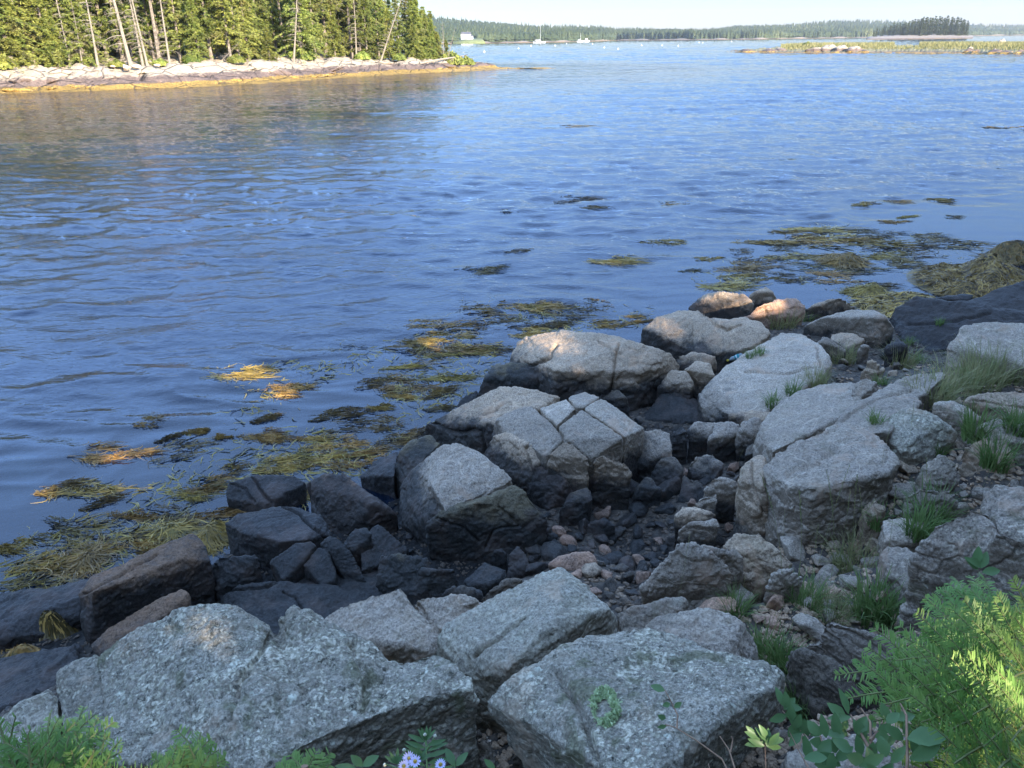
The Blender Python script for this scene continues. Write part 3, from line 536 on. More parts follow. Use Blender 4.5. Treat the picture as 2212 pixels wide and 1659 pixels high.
rock('dark angular cobble left of the black oval one', 'dark', 0, -.05, ['1147,1170,.2 1160,1146,.28 1185,1139,.3 1206,1160,.24 1200,1180,.15 1152,1182,.12'], rnd=.025, name='stone')
rock('flat-faced brown-grey block above the upright trapezoid boulder', 'grey', .05, .2, ['1467,1146,.58 1479,1127,.65 1548,1120,.68 1553,1136,.65 1535,1172,.5 1470,1168,.48'], rnd=.025)
rock('low brown wedge behind the flat-faced block', 'tan', .05, .2, ['1457,1116,.5 1475,1097,.55 1500,1095,.56 1546,1110,.56 1546,1124,.5 1470,1126,.45'], rnd=.02)
rock('pale cube of rock in the rubble left of the whaleback boulder', 'pale', .15, .2, ['1500,1088,.56 1512,1070,.62 1548,1067,.64 1553,1085,.6 1532,1106,.5 1504,1104,.48'], rnd=.015)
rock('pale faceted rock close to the whaleback boulder', 'pale', .2, .2, ['1523,1056,.6 1535,1036,.68 1565,1027,.72 1590,1039,.7 1594,1062,.6 1570,1073,.55 1530,1070,.52'], rnd=.018)
rock('dark pointed block at the back of the rubble hollow', 'dark', .15, .0, ['1362,1085,.25 1378,1050,.4 1398,1030,.45 1430,1058,.4 1425,1090,.2'], rnd=.025)
rock('dark leaning slab in the middle of the rubble hollow', 'dark', .1, .0, ['1405,1030,.35 1422,992,.5 1456,983,.52 1478,1010,.48 1455,1055,.3 1415,1060,.25'], rnd=.025)
rock('dark squarish slab behind the pale faceted rock', 'dark', .15, .05, ['1458,1080,.3 1478,1025,.46 1518,1042,.48 1532,1072,.4 1500,1095,.3'], rnd=.025)
rock('mottled dark block near the foot of the concave slab', 'grey', .1, .1, ['1482,1005,.42 1500,985,.5 1540,978,.54 1566,1003,.5 1545,1035,.38 1495,1030,.35'], rnd=.025)
for i, (s, lb) in enumerate([('1441,948,.4 1455,925,.48 1474,917,.52 1487,930,.5 1490,955,.4 1450,962,.35', 'left'), ('1486,930,.5 1502,914,.55 1548,911,.56 1546,935,.5 1520,957,.4 1494,957,.4', 'middle'), ('1530,950,.5 1550,918,.56 1585,914,.6 1602,930,.56 1575,953,.45', 'right')]):
    rock('%s one of the three brown-grey blocks rowed below the bottle slab' % lb, 'grey', .05, .1, [s], rnd=.025, group='row of three blocks')
rock('dark angular block above the foot of the concave slab', 'grey', .1, .25, ['1596,932,.6 1602,911,.66 1640,904,.7 1651,925,.64 1640,947,.55 1610,950,.52'], rnd=.02)
rock('black vertical block wedged beneath the concave slab', 'dark', .1, .2, ['1609,985,.55 1612,960,.6 1640,952,.62 1650,975,.58 1630,1015,.4 1612,1010,.4'], rnd=.02)
# --- upper group
rock('largest rounded boulder of the shore with a black left flank', 'tan', .08, -.3,
 ['1100,800,.35 1099,765,.5 1118,737,.62 1145,723,.72 1218,711,.8 1302,719,.84 1385,740,.82 1451,760,.72 1475,790,.55 1435,818,.4 1418,845,.2 1398,885,.05 1358,882,.1 1298,856,.2 1218,855,.15 1131,838,.15 1200,800,.6 1380,800,.62'], rnd=.10, amp=.05, lf=1.8,
 cracks=[(4, .05, '1200,740 1190,770 1150,785 1110,790'), (4, .05, '1335,745 1325,790 1322,850'), (3, .03, '1290,735 1340,765')])
rock('black rounded flank rock stepping from the largest boulder into the water', 'olive', 0, -.4, ['1030,855,.1 1045,820,.3 1071,788,.42 1102,783,.5 1180,790,.5 1165,815,.42 1120,842,.2'], rnd=.08)
rock('small dark rock awash left of the largest boulder', 'dark', 0, -.3, ['985,882,.03 995,857,.12 1031,839,.16 1034,855,.1 1020,880,.02'], rnd=.04)
rock('long rounded boulder with a sunlit crest, behind the bottle', 'tan', .08, -.2,
 ['1386,733,.3 1387,708,.48 1418,683,.62 1468,667,.7 1508,672,.72 1545,695,.68 1500,760,.35 1440,752,.3', '1500,690,.68 1565,698,.7 1615,683,.76 1648,695,.76 1666,718,.7 1641,740,.6 1598,757,.5 1561,778,.35 1500,768,.35'], rnd=.06, amp=.035, cracks=[(4, .04, '1515,675 1545,700 1570,715 1600,700')])
rock('golden sunlit dome-shaped boulder nearest the open water', 'tan', .05, -.3, ['1483,664,.35 1518,636,.55 1558,629,.66 1608,634,.68 1626,650,.6 1630,657,.5 1608,684,.32 1551,688,.28 1500,680,.28'], rnd=.07, amp=.02)
rock('pointed brown rock just right of the sunlit dome', 'tan', .05, -.2, ['1614,641,.5 1632,628,.6 1655,619,.64 1671,631,.6 1679,650,.45 1638,658,.4'], rnd=.025)
rock('small peaked stone in the gap below the sunlit dome', 'tan', .05, .0, ['1580,690,.3 1590,670,.38 1598,664,.42 1612,684,.36 1618,694,.3'], rnd=.02, name='stone')
rock('knobbly pinkish boulder right of the sunlit dome', 'pink', .1, -.1, ['1605,684,.5 1641,657,.66 1681,644,.72 1721,643,.72 1743,660,.64 1720,685,.5 1676,700,.35 1645,698,.4'], rnd=.04, cracks=[(3, .03, '1650,665 1660,690'), (3, .02, '1715,645 1725,670')])
rock('rounded rock with an orange lichen patch beside the rockweed', 'tan', .1, -.2, ['1738,668,.5 1771,658,.58 1795,642,.66 1825,641,.66 1849,663,.5 1830,690,.3 1750,690,.3'], rnd=.05)
rock('pale round-topped boulder left of the black ledge', 'pale', .15, .05, ['1735,704,.5 1775,685,.66 1835,668,.76 1885,668,.8 1911,684,.78 1932,706,.62 1926,735,.4 1888,742,.35 1800,725,.45 1758,716,.42'], rnd=.06, amp=.03)
rock('broad pale slab on which the bottle lies', 'pale', .2, .1,
 ['1645,746,.76 1688,719,.82 1731,721,.84 1765,739,.84 1790,768,.84 1798,784,.78 1768,820,.72 1728,844,.68 1675,874,.6 1628,905,.5 1560,890,.48 1511,846,.5 1541,822,.6 1565,792,.68 1600,765,.74'], rnd=.04, amp=.03, lf=2, cracks=[(4, .03, '1765,745 1770,790 1700,810 1610,800')])
rock('low cracked brown stone left of the bottle', 'tan', .05, .2, ['1465,768,.55 1495,759,.6 1545,769,.62 1549,790,.5 1520,800,.45 1470,790,.45'], rnd=.02)
rock('left one of two paired blocks in front of the largest boulder', 'tan', .1, .0, ['1418,838,.4 1448,803,.56 1478,802,.6 1495,823,.56 1499,853,.3 1450,858,.25'], rnd=.025)
rock('right one of two paired blocks, with a broken brown face', 'tan', .1, .05, ['1477,798,.6 1505,782,.66 1528,786,.68 1543,809,.62 1541,838,.4 1508,850,.35'], rnd=.025)
rock('low black-stained slab below the two paired blocks', 'dark', .15, -.1, ['1378,906,.15 1431,852,.34 1505,856,.38 1521,889,.34 1512,912,.25 1435,922,.12'], rnd=.03)
rock('small dark mottled rock between outcrop and largest boulder', 'dark', .2, .0, ['1298,858,.5 1320,840,.56 1337,838,.56 1355,858,.5 1358,890,.3 1340,900,.25'], rnd=.03)
rock('angular black-stained stone at the lower left of the bottle slab', 'grey', .15, .15, ['1511,850,.5 1530,845,.56 1570,856,.58 1590,890,.5 1560,905,.42 1520,885,.42'], rnd=.02)
rock('brown flat stone below the bottle slab', 'tan', .1, .2, ['1575,895,.52 1630,885,.58 1680,890,.6 1680,908,.55 1620,915,.48'], rnd=.02)
rock('low tan boulder under the pale round-topped one', 'tan', .1, .2, ['1795,720,.56 1840,718,.62 1871,732,.6 1851,751,.5 1820,756,.48 1797,745,.5'], rnd=.03)
rock('dull round stone beside the grassy gap above the bottle slab', 'grey', .1, .3, ['1765,740,.6 1780,728,.66 1815,735,.66 1830,752,.6 1820,775,.45 1780,765,.45'], rnd=.03)
rock('small upright pale stone in the dark gap at upper right', 'pale', .1, .3, ['1853,752,.62 1865,745,.68 1880,745,.68 1878,768,.55 1855,770,.5'], rnd=.02, name='stone')
rock('pointed tan stone near the dark gap at upper right', 'tan', .1, .4, ['1858,805,.66 1875,775,.82 1895,780,.82 1915,800,.74 1870,808,.65'], rnd=.018, name='stone')
rock('black cube-shaped rock left of the pale edge boulder', 'black', 0, .2, ['1915,795,.5 1918,748,.72 1940,738,.75 1958,748,.74 1960,788,.5 1930,797,.48'], rnd=.02)
rock('huge black intertidal ledge at the upper right', 'black', 0, -.3,
 ['1922,690,.45 1935,662,.6 1975,640,.7 2041,651,.72 2120,668,.74 2212,675,.75 2290,680,.75 2290,720,.6 2080,745,.5 2068,768,.35 1990,765,.3 1962,755,.3 1955,705,.45'], rnd=.05, amp=.045, cracks=[(5, .04, '1962,700 2060,695 2140,675')])
rock('black sloping ledge above the huge one at the right edge', 'black', 0, -.2, ['2080,655,.45 2120,648,.52 2160,625,.62 2212,611,.7 2300,600,.7 2300,680,.6 2130,668,.5'], rnd=.05, amp=.04)
rock('thin flat grey slab lying on weed behind the black ledge', 'dark', .2, .0, ['2005,645,.28 2040,640,.3 2085,633,.34 2104,636,.34 2095,648,.28 2040,652,.24'], rnd=.01, amp=.012)
rock('pale smooth boulder cut by the right edge above dry grass', 'pale', .45, .5, ['2048,790,.85 2052,750,1.02 2075,706,1.14 2101,698,1.16 2160,700,1.18 2300,702,1.2 2300,800,1.05 2212,800,.9'], rnd=.06, amp=.03)
for i, (s, tn, lb) in enumerate([('1022,1640,.95 1030,1590,1.08 1060,1590,1.1 1075,1640,1.0', 'grey', 'small slabby stone in the dark gap at the bottom centre'), ('970,1640,.95 990,1600,1.05 1020,1605,1.05 1015,1650,.95', 'dark', 'bluish dark stone behind the flowering stem'),
    ('1640,1600,1.3 1670,1570,1.35 1730,1580,1.35 1720,1620,1.25', 'grey', 'shaded stone under the corner of the bright-tuft boulder'), ('1100,1640,.9 1130,1600,1.0 1200,1610,1.0 1210,1660,.9', 'dark', 'black stone deep in the bottom cavity')]):
    rock(lb, tn, .2, .5, [s], rnd=.02, name='stone')
# ================================================================== SMALL STONES
bpy.context.view_layer.update()
def world_bvh(objs):
    V = []; F = []; n = 0
    for o in objs:
        c = get_co(o.data); mw = np.array(o.matrix_world); V.append(c@mw[:3, :3].T+mw[:3, 3])
        me = o.data; k = len(me.polygons); lt = np.empty(k, dtype=np.int32); me.polygons.foreach_get('loop_total', lt)
        li = np.empty(len(me.loops), dtype=np.int32); me.loops.foreach_get('vertex_index', li)
        if (lt == 4).all(): F += (li.reshape(-1, 4)+n).tolist()
        else:
            s = 0
            for t in lt: F.append((li[s:s+t]+n).tolist()); s += t
        n += len(c)
    return BVHTree.FromPolygons(np.concatenate(V).tolist(), F), None
SHORE = [ground]+ROCKS
BV, _ = world_bvh(SHORE); nG = len(ground.data.polygons)
def cast(x, y):
    """first thing a ray meets: (point, normal, is_ground)"""
    h = BV.ray_cast(Vector(CAMP), Vector(ray(x, y)).normalized())
    return (np.array(h[0]), np.array(h[1]), h[2] < nG) if h[0] is not None else (None, None, False)
def topz(x, y):
    h = BV.ray_cast(Vector((x, y, 6)), Vector((0, 0, -1))); return h[0].z if h[0] is not None else 0.0

def stone_mesh(seed, flat=.65, angular=True, res=.085):
    r = np.random.default_rng(seed); P = r.normal(size=(13 if angular else 40, 3)); P /= np.linalg.norm(P, axis=1)[:, None]
    P *= r.uniform(.8, 1.0, (len(P), 1)); P *= np.array([1, r.uniform(.65, .9), flat]); 
    bm = bmesh.new(); hull_into(bm, P); m = bpy.data.meshes.new('stone'); bm.to_mesh(m); bm.free()
    o = bpy.data.objects.new('tmp', m); COL.objects.link(o); md = o.modifiers.new('r', 'REMESH'); md.mode = 'VOXEL'; md.voxel_size = res
    sm = o.modifiers.new('s', 'SMOOTH'); sm.factor = .5; sm.iterations = 1 if angular else 5
    me = bpy.data.meshes.new_from_object(o.evaluated_get(bpy.context.evaluated_depsgraph_get())); bpy.data.objects.remove(o)
    Q = get_co(me); Nn = get_no(me); Q += Nn*(fbm(Q+seed, 2.0, 3, seed)*.10)[:, None]; set_co(me, Q)
    me.polygons.foreach_set('use_smooth', np.ones(len(me.polygons), dtype=bool)); me.materials.append(M['rock']); me.name = 'stone'; return me
SM = [stone_mesh(100+i, [.55, .7, .45, .8][i % 4], True) for i in range(9)]
SMR = [stone_mesh(200+i, [.6, .75][i % 2], False) for i in range(4)]
def inpoly(x, y, P):
    c = False; j = len(P)-1
    for i in range(len(P)):
        if (P[i][1] > y) != (P[j][1] > y) and x < (P[j][0]-P[i][0])*(y-P[i][1])/(P[j][1]-P[i][1])+P[i][0]: c = not c
        j = i
    return c
placed = []
def stones(poly, n, smin, smax, tints, label, group, rounded=.2, al=.1, onrock=False, seed=1, maxtry=14, ex=1.7):
    rr = random.Random(seed); P = [tuple(map(float, t.split(','))) for t in poly.split()]
    x0, x1 = min(p[0] for p in P), max(p[0] for p in P); y0, y1 = min(p[1] for p in P), max(p[1] for p in P); k = 0
    for _ in range(n*maxtry):
        if k >= n: break
        x, y = rr.uniform(x0, x1), rr.uniform(y0, y1)
        if not inpoly(x, y, P): continue
        p, nn, g = cast(x, y)
        if p is None or (not g and not onrock): continue
        s = smin*(smax/smin)**(rr.random()**ex)
        if any((p[0]-q[0])**2+(p[1]-q[1])**2 < (.62*(s+q[2]))**2 for q in placed): continue
        placed.append((p[0], p[1], s)); k += 1
        me = rr.choice(SMR) if rr.random() < rounded else rr.choice(SM)
        o = bpy.data.objects.new('stone', me); COL.objects.link(o)
        o.location = (p[0], p[1], p[2]+s*.16); o.scale = (s, s*rr.uniform(.75, 1.1), s*rr.uniform(.8, 1.2))
        o.rotation_euler = (rr.uniform(-.5, .5), rr.uniform(-.5, .5), rr.uniform(0, 6.28)); o.color = TINT[rr.choice(tints)]+(al,)
        tag(o, label, 'stone', group)
stones('1060,1180 1200,1090 1290,1040 1500,1040 1480,1200 1400,1330 1300,1290 1100,1270', 90, .06, .24, ['dark', 'brown', 'dark', 'pink', 'tan', 'grey', 'pink'], 'dark or brown wet cobble lying loose in the low rubble hollow', 'cobbles in the rubble hollow', .25, seed=2, ex=1.1)
stones('1280,1020 1600,900 1620,1100 1500,1200 1400,1150', 40, .06, .22, ['dark', 'pink', 'grey', 'tan', 'brown'], 'brownish stone in the rubble between the outcrop and the whaleback boulder', 'stones beside the outcrop', .2, seed=3, ex=1.1)
stones('1330,1180 1600,1120 1900,1150 1980,1250 1760,1420 1600,1320 1380,1330', 70, .05, .20, ['pale', 'grey', 'tan', 'pink', 'pale'], 'pale broken stone in the rubble strip above the foreground grass', 'pale rubble above the grass', .1, .3, seed=4, ex=1.3)
stones('1650,1300 2212,1250 2212,1659 1650,1659', 18, .04, .12, ['grey', 'dark', 'grey'], 'grey shaded stone on the bank around the fir tree', 'stones around the fir', .1, .3, seed=5)
stones('1860,880 2212,860 2212,1100 1950,1180 1860,1080', 36, .05, .17, ['pale', 'tan', 'grey'], 'pale stone scattered on the right-hand slope among grass', 'stones on the right slope', .1, .4, seed=6)
stones('1700,700 2060,700 2060,830 1800,880', 14, .03, .10, ['grey', 'tan', 'dark'], 'small stone in the shaded gap behind the bottle slab', 'stones behind the bottle slab', .2, .1, seed=7)
stones('0,1400 200,1400 200,1500 0,1659', 18, .025, .07, ['brown', 'mauve', 'tan', 'brown'], 'small reddish-brown stone on the weedy floor at the lower left', 'reddish stones at the lower left', .3, seed=8)
stones('430,1180 900,1130 900,1260 430,1300', 14, .025, .08, ['dark', 'brown', 'dark'], 'dark stone chip lying between the cracked slabs', 'chips between the cracked slabs', .2, seed=9)
stones('820,1550 1300,1500 1300,1659 820,1659', 10, .03, .10, ['dark', 'grey', 'black'], 'dark stone in the cavity between the two nearest boulders', 'stones in the bottom cavity', .1, seed=10)
stones('1100,900 1450,820 1480,950 1350,1000', 10, .03, .09, ['dark', 'tan'], 'small dark stone in the clefts around the jointed outcrop', 'stones around the outcrop', .2, seed=11)
# loose gravel and small stone too many to count: one mass
GS_ = []
for i in range(5):
    me = stone_mesh(400+i, .6, i < 4, .24); k = len(me.polygons); 
    bm = bmesh.new(); bm.from_mesh(me); bmesh.ops.triangulate(bm, faces=bm.faces[:]); F_ = np.array([[v.index for v in f.verts] for f in bm.faces]); bm.free(); GS_.append((get_co(me), F_))
V = []; F = []; n0 = 0; r = np.random.default_rng(17); k = 0
for _ in range(26000):
    x, y = r.uniform(0, 2212), r.uniform(700, 1659)
    if k > 3600: break
    p, nn, g = cast(x, y)
    if p is None or not g or p[2] < -.02: continue
    s = r.uniform(.010, .042)*(1 if p[2] > .1 else .7); A, B = GS_[r.integers(0, 5)]; a = r.uniform(0, 6.28); ca, sa = math.cos(a), math.sin(a); Q = A*np.array([s, s*r.uniform(.7, 1.1), s*r.uniform(.6, 1.1)]); Q = Q@np.array([[ca, sa, 0], [-sa, ca, 0], [0, 0, 1]]); V.append(Q+p+np.array([0, 0, s*.1])); F.append(B+n0); n0 += len(A); k += 1
go = obj('gravel', mesh_np('gravel', np.concatenate(V), np.concatenate(F), M['rock'], True)); go.color = (1.075, .92, .78, .1); tag(go, 'loose brown and grey gravel filling the gaps between the boulders', 'gravel', kind='stuff')
allb = [o for o in COL.objects if o.name.split('.')[0] == 'stone']

# ================================================================== ROCKWEED
def strands(n, rx, ry, length, width, rs, z0=-.03, z1=.02, ang=0., spread=.6, surf=None, seg=6, lift=0):
    """wavy ribbons radiating / combed in one direction; returns V,F"""
    V = []; F = []; c = 0
    r = rs
    a0 = ang; th = r.uniform(0, 2*np.pi, n); rad = np.sqrt(r.uniform(0, 1, n))
    bx = rx*rad*np.cos(th)*.8; by = ry*rad*np.sin(th)*.8
    d = a0+r.normal(0, spread, n); L = length*r.uniform(.5, 1.2, n); wv = r.uniform(-1, 1, n)*2.2; w = width*r.uniform(.6, 1.3, n)
    zb = r.uniform(z0, z1, n); ph = r.uniform(0, 6.28, n)
    x = bx.copy(); y = by.copy(); P = []; dirs = d.copy()
    for s in range(seg+1):
        P.append(np.stack([x, y], 1)); st = L/seg; x = x+np.cos(dirs)*st; y = y+np.sin(dirs)*st; dirs = dirs+wv/seg+np.sin(ph+s*1.7)*.25
    P = np.stack(P, 1)                                       # n, seg+1, 2
    T = np.gradient(P, axis=1); T /= np.linalg.norm(T, axis=2)[..., None]+1e-9; S = np.stack([-T[..., 1], T[..., 0]], 2)
    tt = np.linspace(0, 1, seg+1); ww = (w[:, None]*(1-.75*tt**2))[..., None]
    Z = zb[:, None]+np.sin(ph[:, None]+tt*5)*.006*(1+lift)+lift*.02*np.sin(tt*3.1)
    if surf is not None: Z = surf(P[..., 0], P[..., 1])+np.abs(Z)+.004
    tw = (r.uniform(-1, 1, n)[:, None]*ww[..., 0]*.5)
    A = np.concatenate([P+S*ww*.5, (Z+tw)[..., None]], 2); B = np.concatenate([P-S*ww*.5, (Z-tw)[..., None]], 2)
    V = np.stack([A, B], 2).reshape(-1, 3)                   # n,(seg+1),2,3
    base = (np.arange(n)*(seg+1)*2)[:, None]+np.arange(seg)[None]*2; base = base.ravel()
    F = np.stack([base, base+1, base+3, base+2], 1)
    return V, F
def weed_mesh(seed, n, dark=False, dense=1.0, long=.34):
    r = np.random.default_rng(seed); m = MB(); k = r.integers(3, 6)
    for i in range(k):
        a = r.uniform(-.5, .5); V, F = strands(n//k, .36, .26, long*r.uniform(.8, 1.4), .013, r, -.06, .006, a, .55, lift=.1); V[:, :2] += r.uniform(-.45, .45, 2)
        m.add(V, F)
    return mesh_np('seaweed', np.concatenate(m.V), np.concatenate(m.F), M['weeddark'] if dark else M['weed'])
WM = [weed_mesh(i, 420 if i % 3 else 620) for i in range(9)]; WD = [weed_mesh(40+i, 300, True) for i in range(4)]
rs = random.Random(5)
def weed(x, y, rpx, dark=False, label=None, flat=1.0, ang=0., z=0.012, group='floating rockweed patches'):
    p = at(x, y, 0.0); s = 2.15*rpx*np.linalg.norm(p-CAMP)/FD
    o = bpy.data.objects.new('seaweed', rs.choice(WD if dark or rs.random() < .25 else WM)); COL.objects.link(o); o.location = (p[0], p[1], z); o.scale = (s*rs.uniform(1.1, 1.5), s*rs.uniform(.7, 1.1)*flat, min(2.2, max(.8, s)))
    o.rotation_euler.z = ang+rs.uniform(-.4, .4)
    tag(o, label or 'patch of olive rockweed floating on the shallow water', 'seaweed', group)
for t in """980,695,80 1110,675,60 1235,678,48 1330,700,30 1040,585,36 1430,525,26 1330,562,42 910,772,58 985,768,42 1020,742,36 890,742,34 875,835,36 950,822,36 930,852,28 935,882,22 850,862,24
750,922,40 830,915,32 700,975,55 600,945,26 640,1002,45 245,980,36 310,912,20 480,945,10 810,960,45 870,945,30 780,992,36 710,1000,40 670,960,30 740,960,30
150,1070,36 110,1055,24 220,1160,50 170,1200,52 50,1290,50 360,1135,44 430,1062,42 450,1128,42 60,1240,40 300,1180,30 1755,507,55 1850,527,70 1650,572,52 1680,532,34 1570,612,46 1600,577,36 1960,470,14 1930,480,16
1790,520,40 2020,432,18 1880,442,20 2060,470,14 1920,440,26 1960,545,50 1900,560,40 1720,560,36 1780,600,38 1700,600,30 1840,580,36 2060,530,50 1140,720,26 1050,705,30 1180,700,24 1290,668,24 1370,690,24
1100,700,40 1020,670,40 1160,660,30 900,700,30 960,730,36 1080,760,26 860,800,26 800,830,24 760,890,26 690,900,24 600,1010,30 560,950,26 500,1020,26 450,1050,30 380,1080,30 270,1120,30 200,1090,24 90,1220,30 1650,530,40 1700,505,40 1880,505,36 1980,520,40 1740,580,40 1620,600,34 1860,620,30 1950,570,34
560,905,18 420,935,16 350,950,16 120,1150,36 20,1180,30 580,1060,26 820,880,20 1095,457,12 1600,545,18 1480,585,16 1530,560,16""".split():
    x, y, r_ = map(float, t.split(',')); weed(x, y, r_, rs.random() < .22)
weed(600, 842, 30, label='pale olive rockweed tuft floating alone in the calm water left of the boulders')
weed(520, 808, 42, label='brightest golden rockweed patch out on the open water at left, caught by sun')
weed(1240, 432, 36, True, 'dark rockweed raft floating far out in the middle of the bay')
weed(1270, 447, 20, True, 'small dark weed scrap just below the dark raft in the middle of the bay')
weed(1240, 273, 22, True, 'small dark weed raft farthest out, in the upper middle of the water')
weed(1105, 542, 20, True, 'little dark weed tuft standing out of the water above the boulders')
weed(1280, 652, 22, True, 'bushy dark weed clump above the water left of the sunlit dome')
weed(385, 978, 38, True, 'spiky dark weed clump rising from the water at left')
weed(2180, 278, 28, True, 'thin dark weed line on the water at the far right edge')
weed(2130, 363, 22, True, 'small dark weed scrap on the water near the right edge')
weed(1690, 345, 12, True, 'tiny weed speck on the open water right of centre')
weed(1460, 440, 20, False, 'thin weed wisp right of the dark raft in the bay')
weed(980, 768, 40, False, 'orange-gold rockweed lit by a sun fleck left of the largest boulder')
# one mass of loose strands nobody could count, floating and just under the surface
def inv(poly): return [tuple(map(float, t.split(','))) for t in poly.split()]
V = []; F = []; n0 = 0; r = np.random.default_rng(3)
zones = [(inv('0,1150 200,1050 480,960 700,900 900,830 1040,880 900,1000 760,1050 480,1130 230,1250 0,1330'), 800), (inv('820,800 900,730 880,660 1050,640 1400,660 1400,700 1180,720 1090,780 1030,850 960,900 850,880'), 800),
         (inv('1500,620 1480,590 1620,530 1760,490 2000,500 2212,520 2212,640 1900,660 1800,630 1650,600'), 900), (inv('200,1000 420,900 640,860 640,1000 400,1080 100,1120'), 350), (inv('430,800 640,770 860,700 800,800 560,860'), 160)]
for P, n in zones:
    k = 0; x0, x1 = min(p[0] for p in P), max(p[0] for p in P); y0, y1 = min(p[1] for p in P), max(p[1] for p in P)
    pts = []
    while k < n:
        x, y = r.uniform(x0, x1), r.uniform(y0, y1)
        if inpoly(x, y, P):
            w = at(x, y, 0)
            if fbm(w[None], 1.6, 3, 12)[0] > -.02+r.uniform(-.25, .15): pts.append(w)
            k += 1
    for w in pts:
        a, b = strands(4, .09, .07, .22, .010, r, -.045, .010, fbm(w[None], .7, 2, 9)[0]*4, .7, seg=5); a[:, 0] += w[0]; a[:, 1] += w[1]; V.append(a); F.append(b+n0); n0 += len(a)
o = obj('loose_seaweed', mesh_np('loose_seaweed', np.concatenate(V), np.concatenate(F), M['weed'])); tag(o, 'scattered loose strands of rockweed drifting in the shallows along the rocks', 'seaweed', kind='stuff')

def mound(label, pts, n, length, dark=.3, width=.014, hgt=None, name='seaweed_mound'):
    """weed-draped hump: a low dome with combed strands following its surface"""
    P = np.array([at(*p) for p in parse(pts)]); c = P.mean(0); rx, ry = (P[:, 0].max()-P[:, 0].min())/2, (P[:, 1].max()-P[:, 1].min())/2; cx, cy = (P[:, 0].max()+P[:, 0].min())/2, (P[:, 1].max()+P[:, 1].min())/2
    h = P[:, 2].max() if hgt is None else hgt; r = np.random.default_rng(int(abs(cx)*100))
    def surf(X, Y):
        u = np.sqrt((X/rx)**2+(Y/ry)**2); Q = np.stack([X.ravel()+cx, Y.ravel()+cy, 0*X.ravel()], 1); f = fbm(Q, 1.9, 3, 5).reshape(X.shape)
        return np.maximum(-.01, h*(1-sstep(.1, 1.15, u))*np.clip(.75+1.1*f, .1, 1.5))+.01*f
    th = np.arange(24)/24*2*np.pi; rr = np.linspace(0, 1.25, 14); X = (rr[:, None]*np.cos(th)*rx); Y = (rr[:, None]*np.sin(th)*ry)
    Vb = np.stack([X.ravel(), Y.ravel(), surf(X, Y).ravel()-.012-.1*(rr[:, None] > 1.1).repeat(24, 1).ravel()], 1); I = np.arange(14*24).reshape(14, 24); J = np.roll(I, -1, 1)
    Fb = np.stack([I[:-1].ravel(), J[:-1].ravel(), J[1:].ravel(), I[1:].ravel()], 1)
    root = obj(name, mesh_np(name, Vb, Fb, M['weeddark'], True), loc=(cx, cy, 0)); tag(root, label, 'seaweed')
    for dk, nn in ((True, int(n*dark)), (False, int(n*(1-dark)))):
        bx = r.uniform(-1, 1, nn); by = r.uniform(-1, 1, nn); V, F = strands(nn, rx, ry, length, width, r, .0, .018, 0, .9, surf=None)
        # comb outward from the crest
        V = V.reshape(nn, -1, 2, 3); c0 = V[:, 0].mean(1); a = np.arctan2(c0[:, 1]/ry, c0[:, 0]/rx)+r.normal(0, .5, nn); ca, sa = np.cos(a), np.sin(a)
        D = V[..., :2]-c0[:, None, None, :2]; V[..., 0] = c0[:, None, None, 0]+D[..., 0]*ca[:, None, None]-D[..., 1]*sa[:, None, None]; V[..., 1] = c0[:, None, None, 1]+D[..., 0]*sa[:, None, None]+D[..., 1]*ca[:, None, None]
        V[..., 2] = np.abs(V[..., 2])+surf(V[..., 0], V[..., 1])
        obj('frond', mesh_np('frond', V.reshape(-1, 3), F, M['weeddark'] if dk else M['weed']), root)
mound('biggest golden-brown rockweed heap draped over rocks at the right edge of the shallows', '1975,600,.1 2080,540,.36 2180,532,.36 2290,575,.36 2200,635,.2 2030,630,.1', 3600, .34, .35)
mound('dark-crowned rockweed lump in front of the biggest heap', '2010,620,.05 2070,600,.2 2150,610,.2 2100,640,.05', 900, .26, .6)
mound('rockweed lump behind the biggest heap, half cut by the right edge', '2100,540,.1 2170,515,.3 2280,520,.3 2200,560,.1', 1100, .3, .5)
mound('low golden rockweed hump left of the biggest heap, out in the water', '1760,550,.05 1830,535,.14 1880,560,.1 1810,575,.05', 800, .30, .2)
mound('rounded rockweed hump between the low hump and the black ledge', '1820,615,.05 1880,600,.2 1930,612,.2 1890,640,.05', 800, .26, .3)
mound('rockweed spread against the foot of the black ledge', '1840,665,.05 1930,615,.14 2050,625,.14 1960,700,.05', 1300, .28, .3)
mound('brown rockweed drape hanging over the ledge at the lower left', '55,1385,.05 80,1310,.22 130,1300,.24 165,1370,.05', 900, .28, .8, .008)
mound('golden rockweed streamer on the red ledge at the far lower left', '-20,1400,.1 60,1395,.14 150,1385,.15 100,1430,.12', 500, .26, .2, .008, .16)
mound('green-gold rockweed bunch flowing between the pool block and the water', '410,1170,.1 425,1125,.14 460,1100,.15 480,1150,.1', 420, .20, .15, .008)
mound('dark coiled rockweed left of the green-gold bunch', '325,1145,.02 370,1115,.08 400,1140,.05 350,1160,.02', 400, .24, .5, .008)
mound('bright tangled rockweed knob on top of the bluish flat-topped rock', '615,1038,.1 650,1018,.2 690,1030,.18 660,1048,.1', 350, .15, .1, .007, .2)
mound('long golden rockweed fringe beside the long tilted slab', '150,1235,.0 190,1190,.04 230,1175,.03 190,1225,.02', 260, .25, .1, .009)

